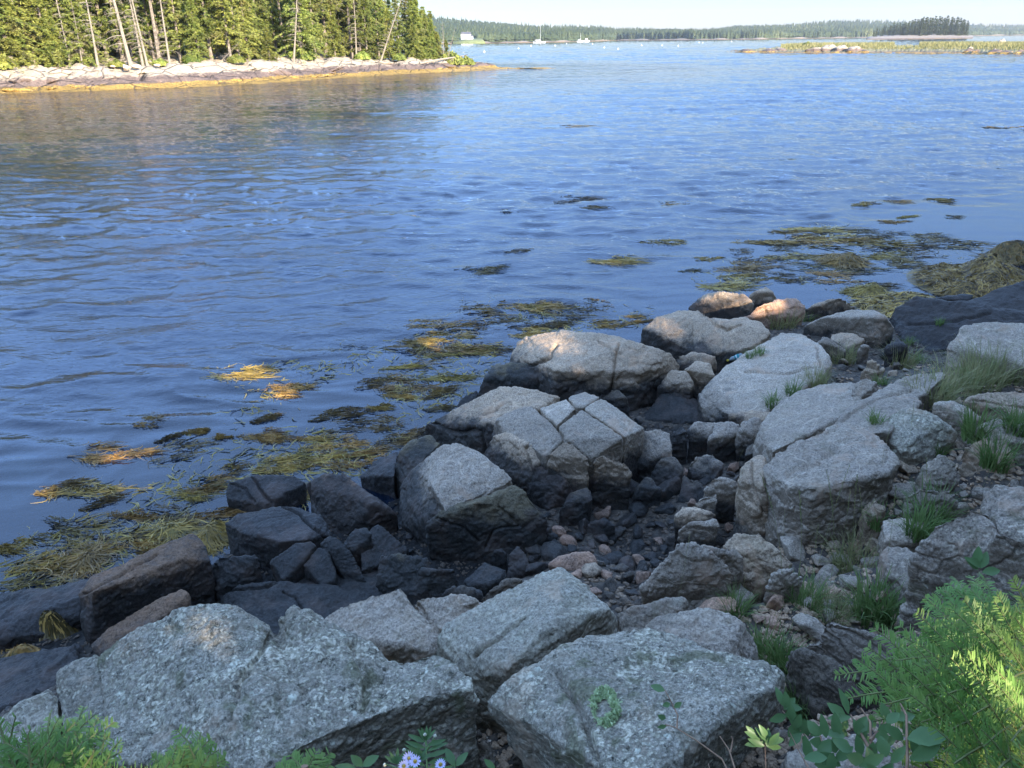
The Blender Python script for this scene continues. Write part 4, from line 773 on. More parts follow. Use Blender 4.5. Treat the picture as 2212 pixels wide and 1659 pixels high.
# ================================================================== GRASS
def tuft_mesh(seed, n, h, spread, mat, wid=.0045, heads=0):
    r = np.random.default_rng(seed); seg = 5; a = r.uniform(0, 2*np.pi, n); rad = spread*.35*np.sqrt(r.uniform(0, 1, n)); L = h*r.uniform(.45, 1.1, n); lean = r.uniform(.05, .95, n); w = wid*r.uniform(.6, 1.3, n)
    t = np.linspace(0, 1, seg+1)[None]; ba = a+r.normal(0, .7, n)
    out = (L*lean)[:, None]*t**1.8*.9; z = L[:, None]*(t-lean[:, None]*.45*t**2.2)
    X = (rad*np.cos(a))[:, None]+out*np.cos(ba)[:, None]; Y = (rad*np.sin(a))[:, None]+out*np.sin(ba)[:, None]
    sa = ba+np.pi/2+r.uniform(-.9, .9, n); ww = w[:, None]*(1-.92*t**1.4)
    A = np.stack([X+np.cos(sa)[:, None]*ww, Y+np.sin(sa)[:, None]*ww, z-.03], 2); B = np.stack([X-np.cos(sa)[:, None]*ww, Y-np.sin(sa)[:, None]*ww, z-.03], 2)
    V = np.stack([A, B], 2).reshape(-1, 3); b = ((np.arange(n)*(seg+1)*2)[:, None]+np.arange(seg)[None]*2).ravel()
    return mesh_np('grass_tuft', V, np.stack([b, b+1, b+3, b+2], 1), mat)
GT = [tuft_mesh(i, 170, .24, .22, M['grass']) for i in range(3)]; GD = [tuft_mesh(10+i, 240, .26, .34, M['drygrass'], .003) for i in range(3)]; GS = [tuft_mesh(20+i, 80, .16, .14, M['grass'], .0035) for i in range(2)]
def tuft(x, y, s, kind, label, grp=None):
    p, n, g = cast(x, y)
    if p is None: return
    o = bpy.data.objects.new('grass_tuft', rs.choice({'g': GT, 'd': GD, 's': GS}[kind])); COL.objects.link(o); o.location = (p[0], p[1], p[2]); o.scale = (s, s, s*rs.uniform(.85, 1.15)); o.rotation_euler.z = rs.uniform(0, 6.3)
    tag(o, label, 'grass', grp)
for x, y, s, k, lb in [(1590, 1325, .8, 'g', 'green grass tuft right of the upright trapezoid boulder'), (1735, 1310, 1.1, 'g', 'broad green grass tuft between the rubble and the long split slab'), (1880, 1325, 1.3, 'g', 'biggest green grass clump, left of the fir top'),
    (1930, 1345, 1.1, 'g', 'drooping grass clump touching the fir branches'), (1650, 1425, 1.0, 'g', 'bright yellow-green grass tuft by the bright-tuft boulder'), (1690, 1440, .9, 'g', 'grass leaning over the dark shaded boulder'), (1725, 1530, .9, 'g', 'lower grass tuft at the right corner of the bright-tuft boulder'),
    (1640, 765, 1.0, 's', 'small green grass tuft next to the bottle'), (1620, 772, .8, 's', 'lowest grass sprig beside the bottle cap end'), (1745, 690, 1.3, 's', 'grass growing between the orange-patched rock and the round-topped boulder'), (1690, 705, 1.4, 'd', 'brownish grass in the cleft below the knobbly pink boulder'),
    (1668, 872, 1.2, 's', 'lower green tuft at the edge of the bottle slab'), (1712, 848, 1.3, 's', 'upper green tuft at the edge of the bottle slab'), (2010, 860, 1.5, 'd', 'dry yellow grass patch left part, above the white-crusted boulder'), (2060, 845, 1.6, 'd', 'tall dry grass in the middle of the right bank'),
    (2110, 835, 1.6, 'd', 'dry grass in front of the pale edge boulder'), (2170, 815, 1.7, 'd', 'dry grass at the right edge under the pale boulder'), (2120, 800, 1.4, 'd', 'dry grass tips overlapping the pale edge boulder'), (2110, 940, 1.2, 'g', 'dark green tuft on the right slope above the brownish low block'),
    (2200, 925, 1.1, 'g', 'green grass cut by the right edge'), (1892, 912, 1.0, 's', 'small tuft in the crack left of the white-crusted boulder'), (1900, 1130, 1.3, 's', 'sparse tuft among rubble by the right foot of the whaleback boulder'), (2010, 1120, 1.2, 'g', 'grass left of the large lichened granite boulder'),
    (1985, 1150, 1.1, 'g', 'long grass in front of the low squared block'), (1962, 742, 1.0, 's', 'bright green sprig beside the black cube-shaped rock'), (1985, 782, 1.4, 's', 'green grass at the foot of the huge black ledge'), (1945, 790, 1.2, 'd', 'thin grass in front of the black cube-shaped rock'),
    (2150, 1000, 1.1, 'g', 'grass sprouting below the brownish low block'), (2030, 975, .9, 's', 'little leafy tuft right of the white-crusted boulder'), (1790, 1330, .9, 'd', 'dull dead grass above the long split slab'), (1820, 780, 1.1, 'd', 'thin brown grass in the gap behind the bottle slab'),
    (1900, 830, 1.2, 's', 'grass at the upper end of the long ridge'), (1760, 830, .9, 'd', 'wispy grass at the right end of the bottle slab'), (1850, 1230, 1.2, 'd', 'thin straw-coloured grass in the rubble below the whaleback boulder'), (2030, 700, .9, 's', 'grass sprig on the shaded rim of the black ledge')]:
    tuft(x, y, s, k, lb)
# tall dry seed stalks
def stalk_mesh(seed, h):
    r = np.random.default_rng(seed); m = MB(); t = np.linspace(0, 1, 9)[:, None]; b = r.uniform(-.18, .18, 2)
    P = np.concatenate([b[0]*h*t**2, b[1]*h*t**2, h*t], 1); m.tube(P, .0014*(1-.5*t[:, 0]), 4)
    for i in range(26):
        q = .68+.32*i/26; p = np.array([b[0]*h*q*q, b[1]*h*q*q, h*q]); a = r.uniform(0, 6.3); d = np.array([np.cos(a)*.006, np.sin(a)*.006, .012]); m.tube([p, p+d*.6, p+d], [.0012, .0022, .0004], 4)
    return m.mesh('seed_stalk', M['drygrass'])
ST = [stalk_mesh(i, .55+.1*i) for i in range(4)]
for x, y, s in [(1465, 1290, .5), (1690, 1240, 1), (1725, 1260, 1.15), (1765, 1230, .9), (1800, 1240, 1.0), (1840, 1250, 1.1), (1860, 1200, .8), (1610, 1330, .4), (1640, 1320, .45), (1655, 1410, .5), (1700, 1430, .5), (1750, 1290, .7), (1790, 1280, 1.0), (1905, 1000, .5), (1950, 1010, .7), (2000, 1130, .9), (1920, 1190, .8), (1590, 1010, .4), (1690, 1160, .5), (1820, 1190, .9), (2060, 940, .6), (2120, 1060, .7), (1600, 1315, .45), (1665, 1445, .45), (2160, 840, .8)]:
    p, n, g = cast(x, y)
    if p is None: continue
    o = bpy.data.objects.new('grass_stalk', rs.choice(ST)); COL.objects.link(o); o.location = (p[0], p[1], p[2]-.02); o.scale = (s, s, s); o.rotation_euler = (rs.uniform(-.15, .15), rs.uniform(-.15, .15), rs.uniform(0, 6.3))
    tag(o, 'tall thin straw-coloured seed stalk rising from the right-hand bank', 'grass stalk', 'dry seed stalks on the bank')

# ================================================================== BOTTLE
p, n_, g = cast(1572, 783); p2, _, _ = cast(1598, 766)
def lathe(m, prof, k=20):
    th = np.arange(k)/k*2*np.pi; V = np.array([[z, r*np.cos(a), r*np.sin(a)] for z, r in prof for a in th]); F = [[i*k+j, i*k+(j+1) % k, (i+1)*k+(j+1) % k, (i+1)*k+j] for i in range(len(prof)-1) for j in range(k)]; m.add(V, F)
pl = N('clear_plastic'); pl.color((.62, .70, .72)).rough(.12); pl.b.inputs['Transmission Weight'].default_value = .55; pl.b.inputs['IOR'].default_value = 1.35; M['plastic'] = pl.m
M['yellow'] = plain('yellow_cap', (.72, .55, .05), .4, .1); M['teal'] = plain('teal_label', (.05, .30, .32), .5, .15, 60); M['labwhite'] = plain('white_label', (.7, .74, .74), .5, .05)
bt = empty('plastic_bottle', tuple(p)); tag(bt, 'small clear plastic bottle with yellow cap and teal label on the broad pale slab', 'bottle')
m = MB(); lathe(m, [(0, .006), (.002, .012), (.018, .013), (.022, .015), (.05, .028), (.06, .030), (.10, .029), (.16, .030), (.175, .028), (.18, .012), (.178, .001)]); m.build('bottle_body', M['plastic'], bt, True)
m = MB(); lathe(m, [(-.012, .001), (-.012, .0155), (.012, .0155), (.014, .012)]); m.build('cap', M['yellow'], bt, True)
m = MB(); lathe(m, [(.088, .0298), (.0885, .0310), (.145, .0310), (.1455, .0298)]); lb = m.build('label', M['teal'], bt, True)
m = MB(); lathe(m, [(.105, .0312), (.1052, .0316), (.118, .0316), (.1182, .0312)]); m.build('label_stripe', M['labwhite'], lb, True)
dv = Vector(p2-p); bt.rotation_euler = (0, -math.asin(max(-.5, min(.5, dv.z/dv.length))), math.atan2(dv.y, dv.x)); bt.location = Vector(p)+Vector((0, 0, .030))
# ================================================================== CONIFERS
def conifer(seed, h, radius, base, n_wh=40, dense=1.0, droop=.25, leaf=.30, dead=.0, crown_pow=.8, snag=False):
    r = np.random.default_rng(seed); tr = MB(); bend = r.uniform(-.25, .25, 2)
    def ax(z): t = z/h; return np.array([bend[0]*math.sin(t*3)*.6, bend[1]*math.sin(t*2.4)*.6, z])
    zs = np.linspace(-.5, h, 12); tr.tube(np.array([ax(z) for z in zs]), np.maximum(.015, (h*.0115)*(1-np.clip(zs, 0, h)/h*.93)*(1+.35*np.exp(-np.clip(zs, 0, 9)*2.5))), 7)
    C = []; D = []; S = []
    for i in range(n_wh):
        t = (i+r.uniform(-.4, .4))/n_wh; z = base*h+(h*(1-base))*t
        L = radius*(1-t)**crown_pow*r.uniform(.55, 1.1)+.12; nb = r.integers(4, 7)
        isdead = snag or r.uniform() < dead*(1-t)
        for b in range(nb):
            a = r.uniform(0, 2*np.pi); l = L*r.uniform(.55, 1.12); o = ax(z); dr = droop*r.uniform(.3, 1.4); u = np.array([math.cos(a), math.sin(a), 0])
            q = np.linspace(0, 1, 5)[:, None]; Pb = o+u*l*q+np.array([0, 0, 1])*(l*(.28*q-(.28+dr)*q**2+.25*dr*q**3)); tr.tube(Pb, np.linspace(.012+.012*l, .004, 5)*(.8 if not isdead else 1.1), 3)
            if isdead:
                for _ in range(int(4*l)+2):
                    w = r.uniform(.3, 1); pt = Pb[0]+(Pb[-1]-Pb[0])*w; e = pt+r.normal(0, .22, 3)*l*.6; tr.tube([pt, (pt+e)/2+r.normal(0, .03, 3), e], [.009, .006, .003], 3)
                continue
            ns = int((7+l*15)*dense); w = r.uniform(.12, 1.03, ns); pos = o+u*l*w[:, None]+np.array([0, 0, 1])*(l*(.28*w-(.28+dr)*w**2+.25*dr*w**3))[:, None]
            side = r.choice([-1, 1], ns)*r.uniform(.3, 1.25, ns); aa = a+side; d = np.stack([np.cos(aa), np.sin(aa), -r.uniform(.0, .45, ns)], 1)
            C.append(pos+r.normal(0, .05, (ns, 3))); D.append(d/np.linalg.norm(d, axis=1)[:, None]); S.append(leaf*r.uniform(.55, 1.25, ns)*(1.1-.45*w))
    crown = None
    if C:
        C = np.concatenate(C); D = np.concatenate(D); S = np.concatenate(S); V = []; n = len(C)
        for k in range(3):
            up = r.normal(0, 1.0, (n, 3))+np.array([0, 0, 1.0]); sd = np.cross(D, up); sd /= np.linalg.norm(sd, axis=1)[:, None]; off = r.normal(0, .10, (n, 3))*S[:, None]
            dk = D+r.normal(0, .32, (n, 3)); c0 = C+off; s = S[:, None]
            V.append(np.stack([c0-dk*s*.1, c0+dk*s*.45+sd*s*.17, c0+dk*s*1.0, c0+dk*s*.40-sd*s*.17], 1))
        V = np.concatenate(V).reshape(-1, 3); crown = mesh_np('crown', V, np.arange(len(V)).reshape(-1, 4), M['needles'])
    return tr.mesh('trunk', M['paledead'] if snag else M['bark']), crown
def tree(proto, loc, s, rz, label, group, tilt=(0, 0), name='conifer_tree', cat='tree'):
    e = empty(name, tuple(loc), rz); e.rotation_euler = (tilt[0], tilt[1], rz); e.scale = (s, s, s); tag(e, label, cat, group)
    obj('trunk', proto[0], e)
    if proto[1]: obj('crown', proto[1], e)
    return e
CP = [conifer(1, 15, 3.0, .10, 44, 1.1), conifer(2, 14, 2.6, .18, 40, 1.0, .35), conifer(3, 17, 2.6, .34, 40, .9, .2, dead=.4), conifer(4, 12, 2.9, .03, 40, 1.2, .3), conifer(5, 16, 2.2, .45, 32, .8, .25, dead=.7)]
CPS = [conifer(6, 5.5, 1.9, .02, 26, 1.5, .25, .26), conifer(7, 8, 2.2, .02, 32, 1.3, .3, .28)]
SNAG = [conifer(8, 13, 1.5, .12, 24, 1, .35, snag=True), conifer(9, 9, 1.3, .2, 16, 1, .3, snag=True)]

# ================================================================== WOODED POINT
SL = np.array([at(*map(float, t.split(',')))[:2] for t in '-1100,360,0 -800,290,0 -500,250,0 -260,226,0 -120,213,0 0,203,0 150,198,0 300,192,0 450,187,0 600,178,0 700,172,0 800,164,0 900,158,0 1000,155,0 1060,151,0 1100,149,0 1150,148.5,0 1185,149,0'.split()])
seg = np.linalg.norm(np.diff(SL, axis=0), axis=1); cum = np.concatenate([[0], np.cumsum(seg)]); LT = cum[-1]
def sl(u): return np.stack([np.interp(u, cum, SL[:, 0]), np.interp(u, cum, SL[:, 1])], -1)
tv = SL[-1]-SL[0]; tv /= np.linalg.norm(tv); nv = np.array([-tv[1], tv[0]])      # inland direction
if nv[1] < 0: nv = -nv
def isl_h(u, v):
    """height at distance u along the shoreline and v inland"""
    e = np.clip((LT-u)/26, 0, 1)**.7; w = v-0.0; wid = 4+34*np.clip((LT-u)/40, 0, 1)
    hh = .30*sstep(0, 2.4, w)+.65*sstep(2.2, 5, w)+.85*sstep(4.6, 8, w)+.5*sstep(8, 16, w)+1.2*sstep(16, 40, w)
    hh = hh*(.30+.70*e)*(1-sstep(wid*.65, wid, w)) - .6*(1-sstep(-1.5, 0.1, w)) - .8*sstep(wid*.9, wid+3, w)
    return hh
uu = np.arange(0, LT+3, .33); vv = np.concatenate([np.arange(-2, 14, .28), np.arange(14, 60, 1.5)]); UU, VV = np.meshgrid(uu, vv)
base = sl(np.minimum(UU.ravel(), LT)); ex = np.maximum(0, UU.ravel()-LT)[:, None]*tv; XY = base+ex+nv*VV.ravel()[:, None]; P3 = np.concatenate([XY, 0*XY[:, :1]], 1)
H = isl_h(UU.ravel(), VV.ravel()+fbm(P3, .25, 3, 31)*1.4); w1, w2, wi = worley(P3*np.array([1, 1, 1]), .38, 5); q1, q2, qi = worley(P3, 1.1, 15); land = sstep(.0, .5, H)
H = H+land*((wi-.5)*.5*(1-sstep(10, 16, VV.ravel())) - .25*(1-sstep(0, .09, w2-w1))+(qi-.5)*.22+fbm(P3, 1.6, 3, 8)*.13)+fbm(P3, 2.5, 2, 3)*.05
nu, nvv = len(uu), len(vv); I = np.arange(nu*nvv).reshape(nvv, nu); IF = np.stack([I[:-1, :-1].ravel(), I[:-1, 1:].ravel(), I[1:, 1:].ravel(), I[1:, :-1].ravel()], 1)
point = obj('ledge_terrain', mesh_np('ledge_terrain', np.stack([XY[:, 0], XY[:, 1], H], 1), IF, M['ledge'])); tag(point, kind='structure')
def isl(px, v):
    """point on the wooded point seen above picture column px, v metres inland"""
    best = None
    for u in np.arange(0, LT, 1.0):
        q = sl(np.array([u]))[0]+nv*v; x, y, w = proj(np.array([[q[0], q[1], 1.5]]))
        if best is None or abs(x[0]-px) < best[0]: best = (abs(x[0]-px), u, q)
    return np.array([best[2][0], best[2][1], max(.3, float(isl_h(np.array([best[1]]), np.array([v]))[0]))]), best[1]
# forest floor behind
MS = random.Random(11)
WG = 'evergreens on the wooded point'
gen = 'tall sunlit evergreen in the dense stand on the wooded point'
for k, px in enumerate(list(range(-700, -60, 60))+list(range(-60, 1010, 30))):
    for row in range(6):
        v = 9.5+row*5.5+MS.uniform(-1.5, 1.5); x = px+MS.uniform(-14, 14)
        if row == 0 and (185 < x < 330 or 600 < x < 640 or MS.random() < .12): continue
        if x > 930-row*16: continue
        p, u = isl(x, v); s = MS.uniform(.85, 1.2)*(1 if x < 840 else .62 if x < 900 else .5)
        pr = CP[MS.choice([0, 1, 3, 0, 2] if row == 0 else [2, 4, 0, 1] if row == 1 else [0, 1, 3])]
        if x < 120: pr = CP[MS.choice([0, 3])]
        tree(pr, p, s, MS.uniform(0, 6.3), gen if row == 0 else 'evergreen standing deeper in the wood behind the front trees of the point', WG if row == 0 else 'inner trees of the wooded point')
for px, v, kk, s, lb in [(60, 8.5, 1, .8, 'bushy low yellow-green conifer over the shore at the far left'), (440, 8.2, 1, .8, 'low bright green conifer leaning to the rocks left of the pale ledge'), (120, 9, 0, .9, 'short round conifer at the left end of the wooded point'), (310, 10, 0, .6, 'small conifer beside the thick pale trunks'),
    (590, 8.3, 0, .62, 'bright green young fir on the bank near the leaning pale trunk'), (720, 9, 1, .9, 'full conifer reaching to the ground in the middle of the point'), (560, 11, 1, .9, 'mid-sized conifer behind the young fir'), (900, 8, 0, .8, 'dark bushy conifer near the tip of the point'), (935, 7.5, 1, .62, 'conifer with a pale dying top near the tip of the point'), (850, 9, 1, .75, 'conifer left of the dark bushy one')]:
    p, u = isl(px, v); tree(CPS[kk], p, s, MS.uniform(0, 6), lb, None)
for px, v, kk, s in [(900, 9, 1, .95), (915, 11, 1, .95), (925, 9, 1, .72), (940, 10, 0, .85), (948, 8, 0, .66), (960, 7.5, 0, .5), (930, 15, 1, .9), (905, 14, 1, 1.1), (890, 12, 1, 1.1)]:
    p, u = isl(px, v); tree(CPS[kk], p, s, MS.uniform(0, 6), 'evergreen at the thinning right end of the wooded point', 'evergreens at the end of the point')
for px, v, kk, s, tl, lb in [(213, 8.5, 1, 1.1, (0, .02), 'slender pale trunk with broken side branches, left of the thick trunks'), (272, 8.8, 0, 1.25, (.02, -.06), 'thickest bare pale trunk on the point'), (300, 8.6, 1, 1.2, (.0, -.03), 'thin dead trunk just right of the thickest one'), (320, 8.0, 0, .8, (0, -.05), 'dead tree with drooping bare boughs and a curved foot'),
    (360, 8.8, 0, .8, (.0, .03), 'grey dead tree with many fine bare branches'), (632, 8.2, 1, 1.1, (.0, .16), 'stout pale trunk leaning right above the ledge'), (185, 9, 1, .6, (0, .05), 'small forked bleached snag at left'), (770, 8.5, 1, 1.0, (0, .03), 'pale bare trunk in the middle of the point'), (830, 8, 0, .75, (0, .42), 'long dead trunk slanting steeply to the right'),
    (955, 6.5, 1, .55, (0, .02), 'bleached silvery snag near the tip'), (965, 6, 0, .35, (0, .3), 'low tangle of dead boughs at the tip'), (480, 8, 1, .35, (0, .9), 'heap of bleached dead branches on the bank'), (150, 9, 1, .9, (0, 0), 'thin grey trunk at the left of the point')]:
    p, u = isl(px, v); e = tree(SNAG[kk], p, s, 0, lb, None, tl, 'dead_tree')
# fallen log at the tip
m = MB(); a, _ = isl(905, 4.5); b, _ = isl(1003, 5.2); a[2] = 1.0; b[2] = 1.75; m.tube([a, (a*.6+b*.4)+np.array([0, 0, .05]), b], [.16, .12, .04], 7)
for i in range(26):
    t = MS.uniform(.1, 1); q = a+(b-a)*t; m.tube([q, q+np.array([MS.uniform(-.8, .8), MS.uniform(-.6, .3), MS.uniform(-.7, .7)])], [.03, .01], 4)
o = m.build('fallen_log', M['paledead']); tag(o, 'bleached fallen log with stub branches lying on the tip of the point', 'log')
# bushes near the tip
def bush_mesh(seed, n=900, leaf=.16):
    r = np.random.default_rng(seed); d = r.normal(size=(n, 3)); d /= np.linalg.norm(d, axis=1)[:, None]; d[:, 2] = np.abs(d[:, 2]); rad = r.uniform(.55, 1.0, n)**.5*(1+.25*np.sin(d[:, 0]*5+seed)*np.cos(d[:, 1]*4)); C = d*rad[:, None]*np.array([1, 1, .8])
    a = r.normal(size=(n, 3)); a /= np.linalg.norm(a, axis=1)[:, None]; b = np.cross(a, d); b /= np.linalg.norm(b, axis=1)[:, None]+1e-6; s = (leaf*r.uniform(.5, 1.3, n))[:, None]
    V = np.stack([C-a*s, C+b*s*.5, C+a*s, C-b*s*.5], 1).reshape(-1, 3); return mesh_np('bush', V, np.arange(len(V)).reshape(-1, 4), M['needles'])
BM = [bush_mesh(i, 1100, .17) for i in range(3)]
for px, v, s, lb in [(985, 5.5, 1.5, 'round green bush at the tip of the wooded point'), (1003, 5.2, 1.1, 'lowest green bush nearest the open water'), (970, 6.5, 1.4, 'green bush just behind the bush at the tip'), (520, 7.8, .9, 'brownish low bush on the bank'), (660, 8, 1.0, 'shady low bush under the stout leaning trunk'), (340, 7.5, .7, 'low green bush on the bank by the dead trees'), (250, 7.5, .7, 'low mossy bush above the white shore stones'), (790, 7.5, 1.0, 'low bush under the pale bare trunk'), (410, 8, 1.0, 'wide bush at the foot of the bright conifer'), (20, 8, 1.2, 'low bush at the far left of the wooded shore'), (870, 7.5, .9, 'dark bush under the slanting dead trunk')]:
    p, u = isl(px, v); o = obj('bush', MS.choice(BM)); o.location = p; o.scale = (s, s, s); tag(o, lb, 'bush')
# boulders and blocks along the point
LM = []
for i in range(5):
    me = stone_mesh(300+i, .6, True, .12); me.materials.clear(); me.materials.append(M['ledge']); LM.append(me)
for px, v, s, lb in [(270, 6.4, .45, 'white'), (285, 6.6, .35, 'white'), (300, 6.5, .5, 'white'), (250, 6.6, .3, 'white'), (350, 6.7, .35, 'white')]:
    p, u = isl(px, v); o = obj('shore_stone', SM[MS.randrange(9)]); o.location = p+np.array([0, 0, .25]); o.scale = (s*1.3, s, s); o.color = (1.7, 1.7, 1.7, 0); tag(o, 'white stone in the short row on the wooded shore', 'stone', 'white stones on the wooded shore')
for i in range(46):
    px = 20+i*23+MS.uniform(-9, 9); v = MS.choice([2.2, 3.2, 4.5, 6.2])+MS.uniform(-.5, .5); s = MS.uniform(.4, 1.3)*(1 if px < 850 else .6)
    p, u = isl(px, v); o = obj('shore_boulder', MS.choice(LM)); o.location = p+np.array([0, 0, -.1*s]); o.scale = (s*MS.uniform(1, 1.9), s, s*MS.uniform(.5, .8)); o.rotation_euler = (MS.uniform(-.2, .2), MS.uniform(-.2, .2), MS.uniform(-.5, .5)+.4); tag(o, 'granite block on the tide-marked shore of the wooded point', 'boulder', 'blocks along the wooded point')

# ================================================================== FAR SHORE
def hz(x): return 829.5-746.55+ (1106-x)*math.tan(ROLL)          # picture row of the horizon at column x
HZ0 = proj(np.array([[0, 1e7, CAMZ]]))[1][0]
def horiz(x): return HZ0+(1106-x)*math.tan(ROLL)/math.cos(0)
def col_dir(x):
    d = ray(x, horiz(x)); d = np.array([d[0], d[1]]); return d/np.linalg.norm(d), 1/ (ray(x, horiz(x))@CF) if False else np.linalg.norm(ray(x, horiz(x))[:2])
def far_pt(x, D, y):
    """point at forward distance D seen at picture (x, y)"""
    r_ = ray(x, y); return CAMP + r_*(D/r_[1])
TOPX = [900, 965, 1060, 1118, 1198, 1285, 1335, 1385, 1440, 1490, 1511, 1552, 1585, 1641, 1708, 1775, 1841, 1941, 2095, 2212, 2330]
TOPY = [30, 40, 47, 53, 57, 58, 63, 62, 62, 66, 67, 62, 55, 55, 53, 46, 44, 45, 53, 54, 52]
SHX = [900, 965, 1200, 1280, 1330, 1500, 1640, 1741, 1888, 2000, 2212, 2330]; SHD = [700, 720, 800, 900, 1100, 1000, 1000, 1080, 1150, 1300, 1700, 1800]
BKX = [900, 1100, 1280, 1400, 1500, 1560, 1641, 1900, 2212, 2330]; BKD = [1300, 1350, 1350, 1350, 1150, 1900, 1700, 1900, 2400, 2400]
xs = np.arange(880, 2340, 5.); ns_ = 26; HV = []
TREE = 8.0
for x in xs:
    D0 = np.interp(x, SHX, SHD); D1 = np.interp(x, BKX, BKD); r_ = ray(x, horiz(x)); k = (CAMP+r_*(D1/r_[1])); ty = np.interp(x, TOPX, TOPY); zt = max(2.0, far_pt(x, D1, ty)[2]-TREE)
    for j in range(ns_):
        t = j/(ns_-1); D = D0+(D1-D0)*t; g = far_pt(x, D, horiz(x)); z = 1.2*sstep(0, .03, t)+zt*(.75*t+.25*sstep(.2, 1, t)) if t > 0 else -1.0
        HV.append([g[0], g[1], z+1.5*math.sin(x*.05+j)*t])
HV = np.array(HV); I = np.arange(len(xs)*ns_).reshape(len(xs), ns_); HF = np.stack([I[:-1, :-1].ravel(), I[1:, :-1].ravel(), I[1:, 1:].ravel(), I[:-1, 1:].ravel()], 1)
M['hill'] = plain('wooded_hillside', (.035, .048, .02), .95, .4, .03)
o = obj('hills', mesh_np('hills', HV, HF, M['hill'], True)); tag(o, kind='structure')
# pale rocky strip along the water
st = []; 
for x in xs:
    D0 = np.interp(x, SHX, SHD); a = far_pt(x, D0-9, horiz(x)); b = far_pt(x, D0+3, horiz(x)); h = .9+.8*math.sin(x*.11)*math.sin(x*.037); st += [[a[0], a[1], -.3], [(a[0]*.6+b[0]*.4), (a[1]*.6+b[1]*.4), max(.4, h)], [b[0], b[1], max(.6, h+.3)], [b[0], b[1], -1]]
I = np.arange(len(xs)*4).reshape(len(xs), 4); SF = np.stack([I[:-1, :-1].ravel(), I[1:, :-1].ravel(), I[1:, 1:].ravel(), I[:-1, 1:].ravel()], 1)
M['farshore'] = island_rock_mat('far_ledge', .3, 1.0, (.26, .22, .17))
o = obj('far_beach', mesh_np('far_beach', np.array(st), SF, M['farshore'])); tag(o, kind='structure')
def lawn(x, D): return 985 < x < 1035 and D < 760
r = np.random.default_rng(21)
def far_trees(C, Hh, Rr, kind):
    """many small crowns as one mesh: conifers = 3 ragged tiers, leafy = lumpy dome"""
    n = len(C); V = []; F = []; k = 6; th = np.arange(k)/k*2*np.pi
    tiers = [(.02, 1.0, .50), (.28, .78, .74), (.52, .52, 1.0)]
    V = []; F = []; b = 0
    for (z0, rr, z1) in tiers:
        jit = r.uniform(.55, 1.25, (n, k)); zj = r.uniform(-.05, .05, (n, k)); rot = r.uniform(0, 6.3, (n, 1)); a = th[None]+rot
        rad = np.where(kind[:, None] > 0, Rr[:, None]*jit*[.8, 1.05, .85][tiers.index((z0, rr, z1))], Rr[:, None]*rr*jit); zt = np.where(kind > 0, {.50: .6, .74: .85, 1.0: 1.0}[z1], z1)
        ring = np.stack([C[:, None, 0]+rad*np.cos(a), C[:, None, 1]+rad*np.sin(a), C[:, None, 2]+Hh[:, None]*(z0+zj)], 2); tip = np.stack([C[:, 0]+Rr*r.uniform(-.1, .1, n), C[:, 1], C[:, 2]+Hh*zt], 1)
        Vt = np.concatenate([ring, tip[:, None]], 1).reshape(-1, 3); i0 = (np.arange(n)*(k+1))[:, None]; j = np.arange(k)[None]
        F.append(np.stack([i0+j, i0+(j+1) % k, i0+k+0*j], 2).reshape(-1, 3)+b); V.append(Vt); b += len(Vt)
    return np.concatenate(V), np.concatenate(F)
C = []; 
for _ in range(9500):
    x = r.uniform(890, 2330); t = r.uniform(0, 1)**1.3; D0 = np.interp(x, SHX, SHD); D1 = np.interp(x, BKX, BKD); D = D0+4+(D1-D0)*t
    if lawn(x, D): continue
    ty = np.interp(x, TOPX, TOPY); zt = max(2.0, far_pt(x, D1, ty)[2]-TREE); g = far_pt(x, D, horiz(x)); C.append([g[0], g[1], 1.0+zt*(.75*t+.25*sstep(.2, 1, t))])
for x in np.arange(900, 2330, 3.0):          # front rank along the shore
    D0 = np.interp(x, SHX, SHD)
    for q in range(2):
        g = far_pt(x+r.uniform(-1.5, 1.5), D0+5+r.uniform(0, 8), horiz(x))
        if not lawn(x, D0+5): C.append([g[0], g[1], 1.0])
C = np.array(C); n = len(C); patch = fbm(C*np.array([1, 1, 0]), .012, 3, 77); kind = (patch+r.normal(0, .12, n) > .03).astype(int); Hh = np.where(kind > 0, r.uniform(6, 9, n), r.uniform(7, 12.5, n)); Rr = np.where(kind > 0, r.uniform(2.4, 4.0, n), r.uniform(1.4, 2.4, n))
V, F = far_trees(C, Hh, Rr, kind); o = obj('far_forest', mesh_np('far_forest', V, F, M['farforest'])); tag(o, 'distant mixed forest covering the hills across the bay', 'forest', kind='stuff')
# small wooded island at right : individual evergreens
isx = np.arange(1870, 2110, 6.); IV = []
for x in isx:
    t = (x-1870)/240; hgt = 3.0*math.sin(math.pi*min(1, max(0, t)))**.4
    for j, dD in enumerate([-8, -3, 10, 50, 80, 84]): g = far_pt(x, 720+dD*(1 if j > 1 else 1), horiz(x)); IV.append([g[0], g[1], [-.4, .9, hgt, hgt+1, .5, -1][j] if 0 < t < 1 else -.4])
I = np.arange(len(isx)*6).reshape(-1, 6); o = obj('islet_terrain', mesh_np('islet_terrain', np.array(IV), np.stack([I[:-1, :-1].ravel(), I[1:, :-1].ravel(), I[1:, 1:].ravel(), I[:-1, 1:].ravel()], 1), M['farshore'], True)); tag(o, kind='structure')
FT = [conifer(60+i, 16, 3.2, .06, 22, .55, .25, .8) for i in range(3)]
for t_ in FT: t_[1].materials.clear(); t_[1].materials.append(M['farspruce'])
IY = ([1884, 1895, 1920, 1960, 2000, 2040, 2070, 2088, 2095], [62, 56, 50, 40, 33, 31, 35, 44, 56])
